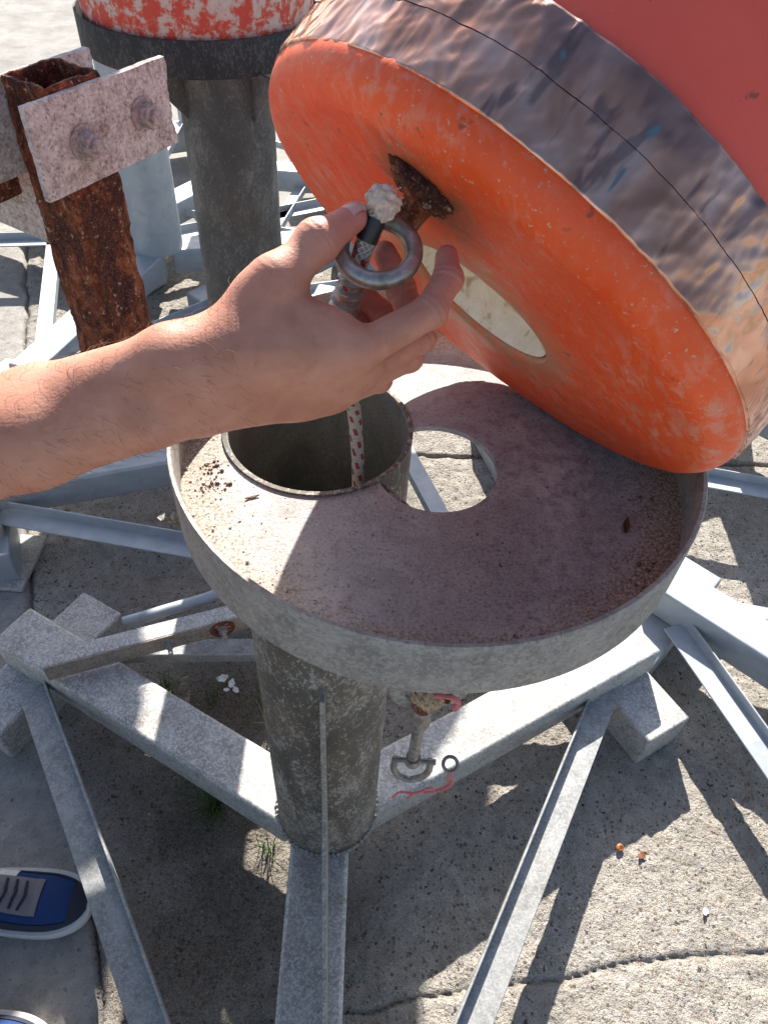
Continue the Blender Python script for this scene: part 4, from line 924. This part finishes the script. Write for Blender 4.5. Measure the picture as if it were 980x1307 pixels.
# ------------------------------------------------------------------ small things on the ground and in the tray
def tuft(label, x, y, n, h, spread, mat='grass'):
    z = gz(x, y)-.004; b = MB()
    for i in range(n):
        a = random.uniform(0, 6.28); hh = h*random.uniform(.45, 1.1); lean = random.uniform(.15, 1.0)*spread; o = Vector((x+random.gauss(0, .010), y+random.gauss(0, .010), z)); d = Vector((math.cos(a), math.sin(a), 0)); sd = Vector((-d.y, d.x, 0)); w = random.uniform(.0009, .0019)
        P = []; m = 7
        for k in range(m):
            t = k/(m-1); p = o+d*(lean*t*t)+Vector((0, 0, hh*(t-.35*t*t*lean/spread))); ww = w*(1-t)**.7+.0001; P += [p-sd*ww+Vector((0, 0, .0004)), p+sd*ww, p+Vector((0, 0, -.0006))]
        F = []
        for k in range(m-1):
            for e in ((0, 1), (1, 2), (2, 0)): F.append((k*3+e[0], k*3+e[1], k*3+3+e[1], k*3+3+e[0]))
        b.add(P, F)
    o = b.build('grass_tuft', mat, smooth=60); return tag(o, label, 'grass', 'weeds between the stand beams')
tuft('grass tuft behind the left beam below the bolted bar', -.520, .930, 26, .10, .06)
tuft('grass tuft beside the post behind the left beam', -.262, .900, 34, .13, .08)
tuft('sparse grass tuft beside white paint flakes', -.405, .915, 20, .07, .05)
tuft('dark grass clump in the shade under the left beam', -.345, .640, 70, .12, .12)
tuft('small weed in the shade near the left beam', -.40, .720, 34, .08, .10)
tuft('small weed at the foot of the post', -.205, .560, 22, .07, .06)
tuft('dry grass stalks beside the post', -.250, .860, 10, .16, .05, 'grass_dry')
def lumps(name, spots, mat, label, cat, sub=1, flat=.6):
    V = []; F = []; b = bmesh.new(); bmesh.ops.create_icosphere(b, subdivisions=sub, radius=1); bv = np.array([v.co[:] for v in b.verts]); bf = np.array([[v.index for v in f.verts] for f in b.faces]); b.free(); k = len(bv)
    for i, (x, y, z, r) in enumerate(spots):
        q = bv*(1+rng.normal(0, .20, (k, 1)))*np.array([1, rng.uniform(.6, 1), rng.uniform(.4, .9)*flat/.6])*r; a = rng.uniform(0, 6.28); ca, sa = np.cos(a), np.sin(a)
        q = np.stack([q[:, 0]*ca-q[:, 1]*sa, q[:, 0]*sa+q[:, 1]*ca, q[:, 2]], 1)+[x, y, z]; V.append(q); F.append(bf+i*k)
    o = mesh_np(name, np.concatenate(V), np.concatenate(F), mat, smooth=False); return tag(o, label, cat, kind='stuff')
sp = []
for i in range(3600):
    x, y = rng.uniform(-1.2, 1.2), rng.uniform(-.1, 1.5); dn = .35+fbm(np.array(x), np.array(y), 200, 3, 3)*1.6
    if rng.random() < dn: r = min(.0055, .0011*np.exp(rng.normal(0, .5))); sp.append((x, y, gz(x, y)+r*.2, r))
lumps('gravel', sp, 'stone', 'loose grit scattered over the concrete yard', 'gravel')
sp = []
for i in range(800):
    x, y = rng.normal(-.33, .16), rng.normal(.66, .20); r = min(.006, .0014*np.exp(rng.normal(0, .6))); sp.append((x, y, gz(x, y)+r*.2, r))
lumps('soil_crumbs', sp, 'dirt', 'dark soil crumbs below the left beam', 'soil')
tx, ty = -.074+TC.x, .583+TC.y; zf = ZF
def in_tray(x, y, mrg=0): return math.hypot(x-tx, y-ty) < .243-mrg and math.hypot(x+.074, y-.583) > PO+.002 and math.hypot(x-.0486, y-.5376) > HR+.002
sp = []
while len(sp) < 2000:
    a = rng.uniform(0, 6.283); r = .2445-abs(rng.normal(0, .022)) if rng.random() < .75 else .245*math.sqrt(rng.random()); w = .35+.65*max(0, math.cos(a-3.9))+.35*max(0, math.cos(a+.4))
    x, y = tx+r*math.cos(a), ty+r*math.sin(a)
    if rng.random() < w and in_tray(x, y): q = min(.0019, .00045*np.exp(rng.normal(0, .55))); sp.append((x, y, zf+q*.3, q))
lumps('tray_grit', sp, 'stone', 'sandy grit gathered along the inside edge of the tray', 'grit')
sp = []
for cx, cy, n, sg in ((-.165, .49, 40, .007), (-.170, .515, 24, .006), (.005, .315, 40, .007), (.045, .308, 34, .008), (.12, .325, 30, .008), (.24, .42, 30, .012), (.11, .43, 14, .010), (.25, .50, 20, .01)):
    for i in range(n*2):
        x, y = rng.normal(cx, sg*1.25), rng.normal(cy, sg)
        if in_tray(x, y): q = min(.0024, .0007*np.exp(rng.normal(0, .6))); sp.append((x, y, zf+q*.4, q))
lumps('dirt_clumps', sp, 'dirt', 'small dark dirt clumps lying on the tray floor', 'dirt')
def chip(name, mat, label, cat, x, y, z, l, w, rz, curl=.15, group=None):
    P = []; n = 7
    for k in range(n):
        t = k/(n-1)-.5; ww = w*(1-(2*abs(t))**2.2*.75)*(1+.25*math.sin(k*2.3)); h = curl*l*(t*t*2)
        P += [(t*l, -ww/2, h), (t*l, ww/2, h+.12*w), (t*l, ww/2, h+.12*w-.0012), (t*l, -ww/2, h-.0012)]
    F = [(k*4+e, k*4+(e+1) % 4, k*4+4+(e+1) % 4, k*4+4+e) for k in range(n-1) for e in range(4)]+[(0, 1, 2, 3), tuple(4*(n-1)+e for e in (3, 2, 1, 0))]
    o = MB().add(P, F).build(name, mat, smooth=0); o.location = (x, y, z+.0015); o.rotation_euler.z = rz; return tag(o, label, cat, group)
chip('rust_flake', 'rust', 'dark rust flake lying near the right side of the tray', 'flake', .228, .475, zf, .020, .0055, R_(75), .1)
chip('twig', 'dirt', 'tiny twig on the sunlit part of the tray floor', 'twig', -.125, .478, zf, .014, .002, R_(25), .1)
for i, (x, y, l, w, a) in enumerate(((-.392, .978, .030, .020, .4), (-.365, .962, .026, .016, 1.5), (-.352, .948, .022, .014, 2.2), (-.375, .945, .016, .010, .1))):
    chip('paint_flake', 'flake', ('largest white paint flake behind the left beam', 'white paint flake beside the largest one behind the left beam', 'small white paint flake nearest the post behind the left beam', 'tiny white paint crumb beside the flakes behind the left beam')[i], 'flake', x, y, gz(x, y)+.002, l, w, a, .25, 'white paint flakes')
chip('dead_leaf', 'leaf', 'brown dead leaf on sunlit concrete by the right tie bar', 'leaf', .640, .600, gz(.64, .60)+.003, .022, .014, .5, .4)
chip('paint_flake', 'flake', 'white paint flake on sunlit concrete beyond the right tie bar', 'flake', .760, .492, gz(.76, .492)+.003, .022, .012, .9, .4, 'white paint flakes')
b = MB(); 
for i in range(40):
    t = i/39*9.5; rr = .0012+.0010*t; 
pts = [(math.cos(t)*(.0010+.00065*t), math.sin(t)*(.0010+.00065*t), .006-.0003*t) for t in np.linspace(0, 10, 60)]
b.tube(pts, [.0012+.0036*i/59 for i in range(60)], 10); o = b.build('snail_shell', 'shell', smooth=60); o.location = (.5906, .6129, gz(.5906, .6129)+.003); o.rotation_euler = (.5, .3, .4); tag(o, 'empty orange brown snail shell on sunlit concrete', 'shell')
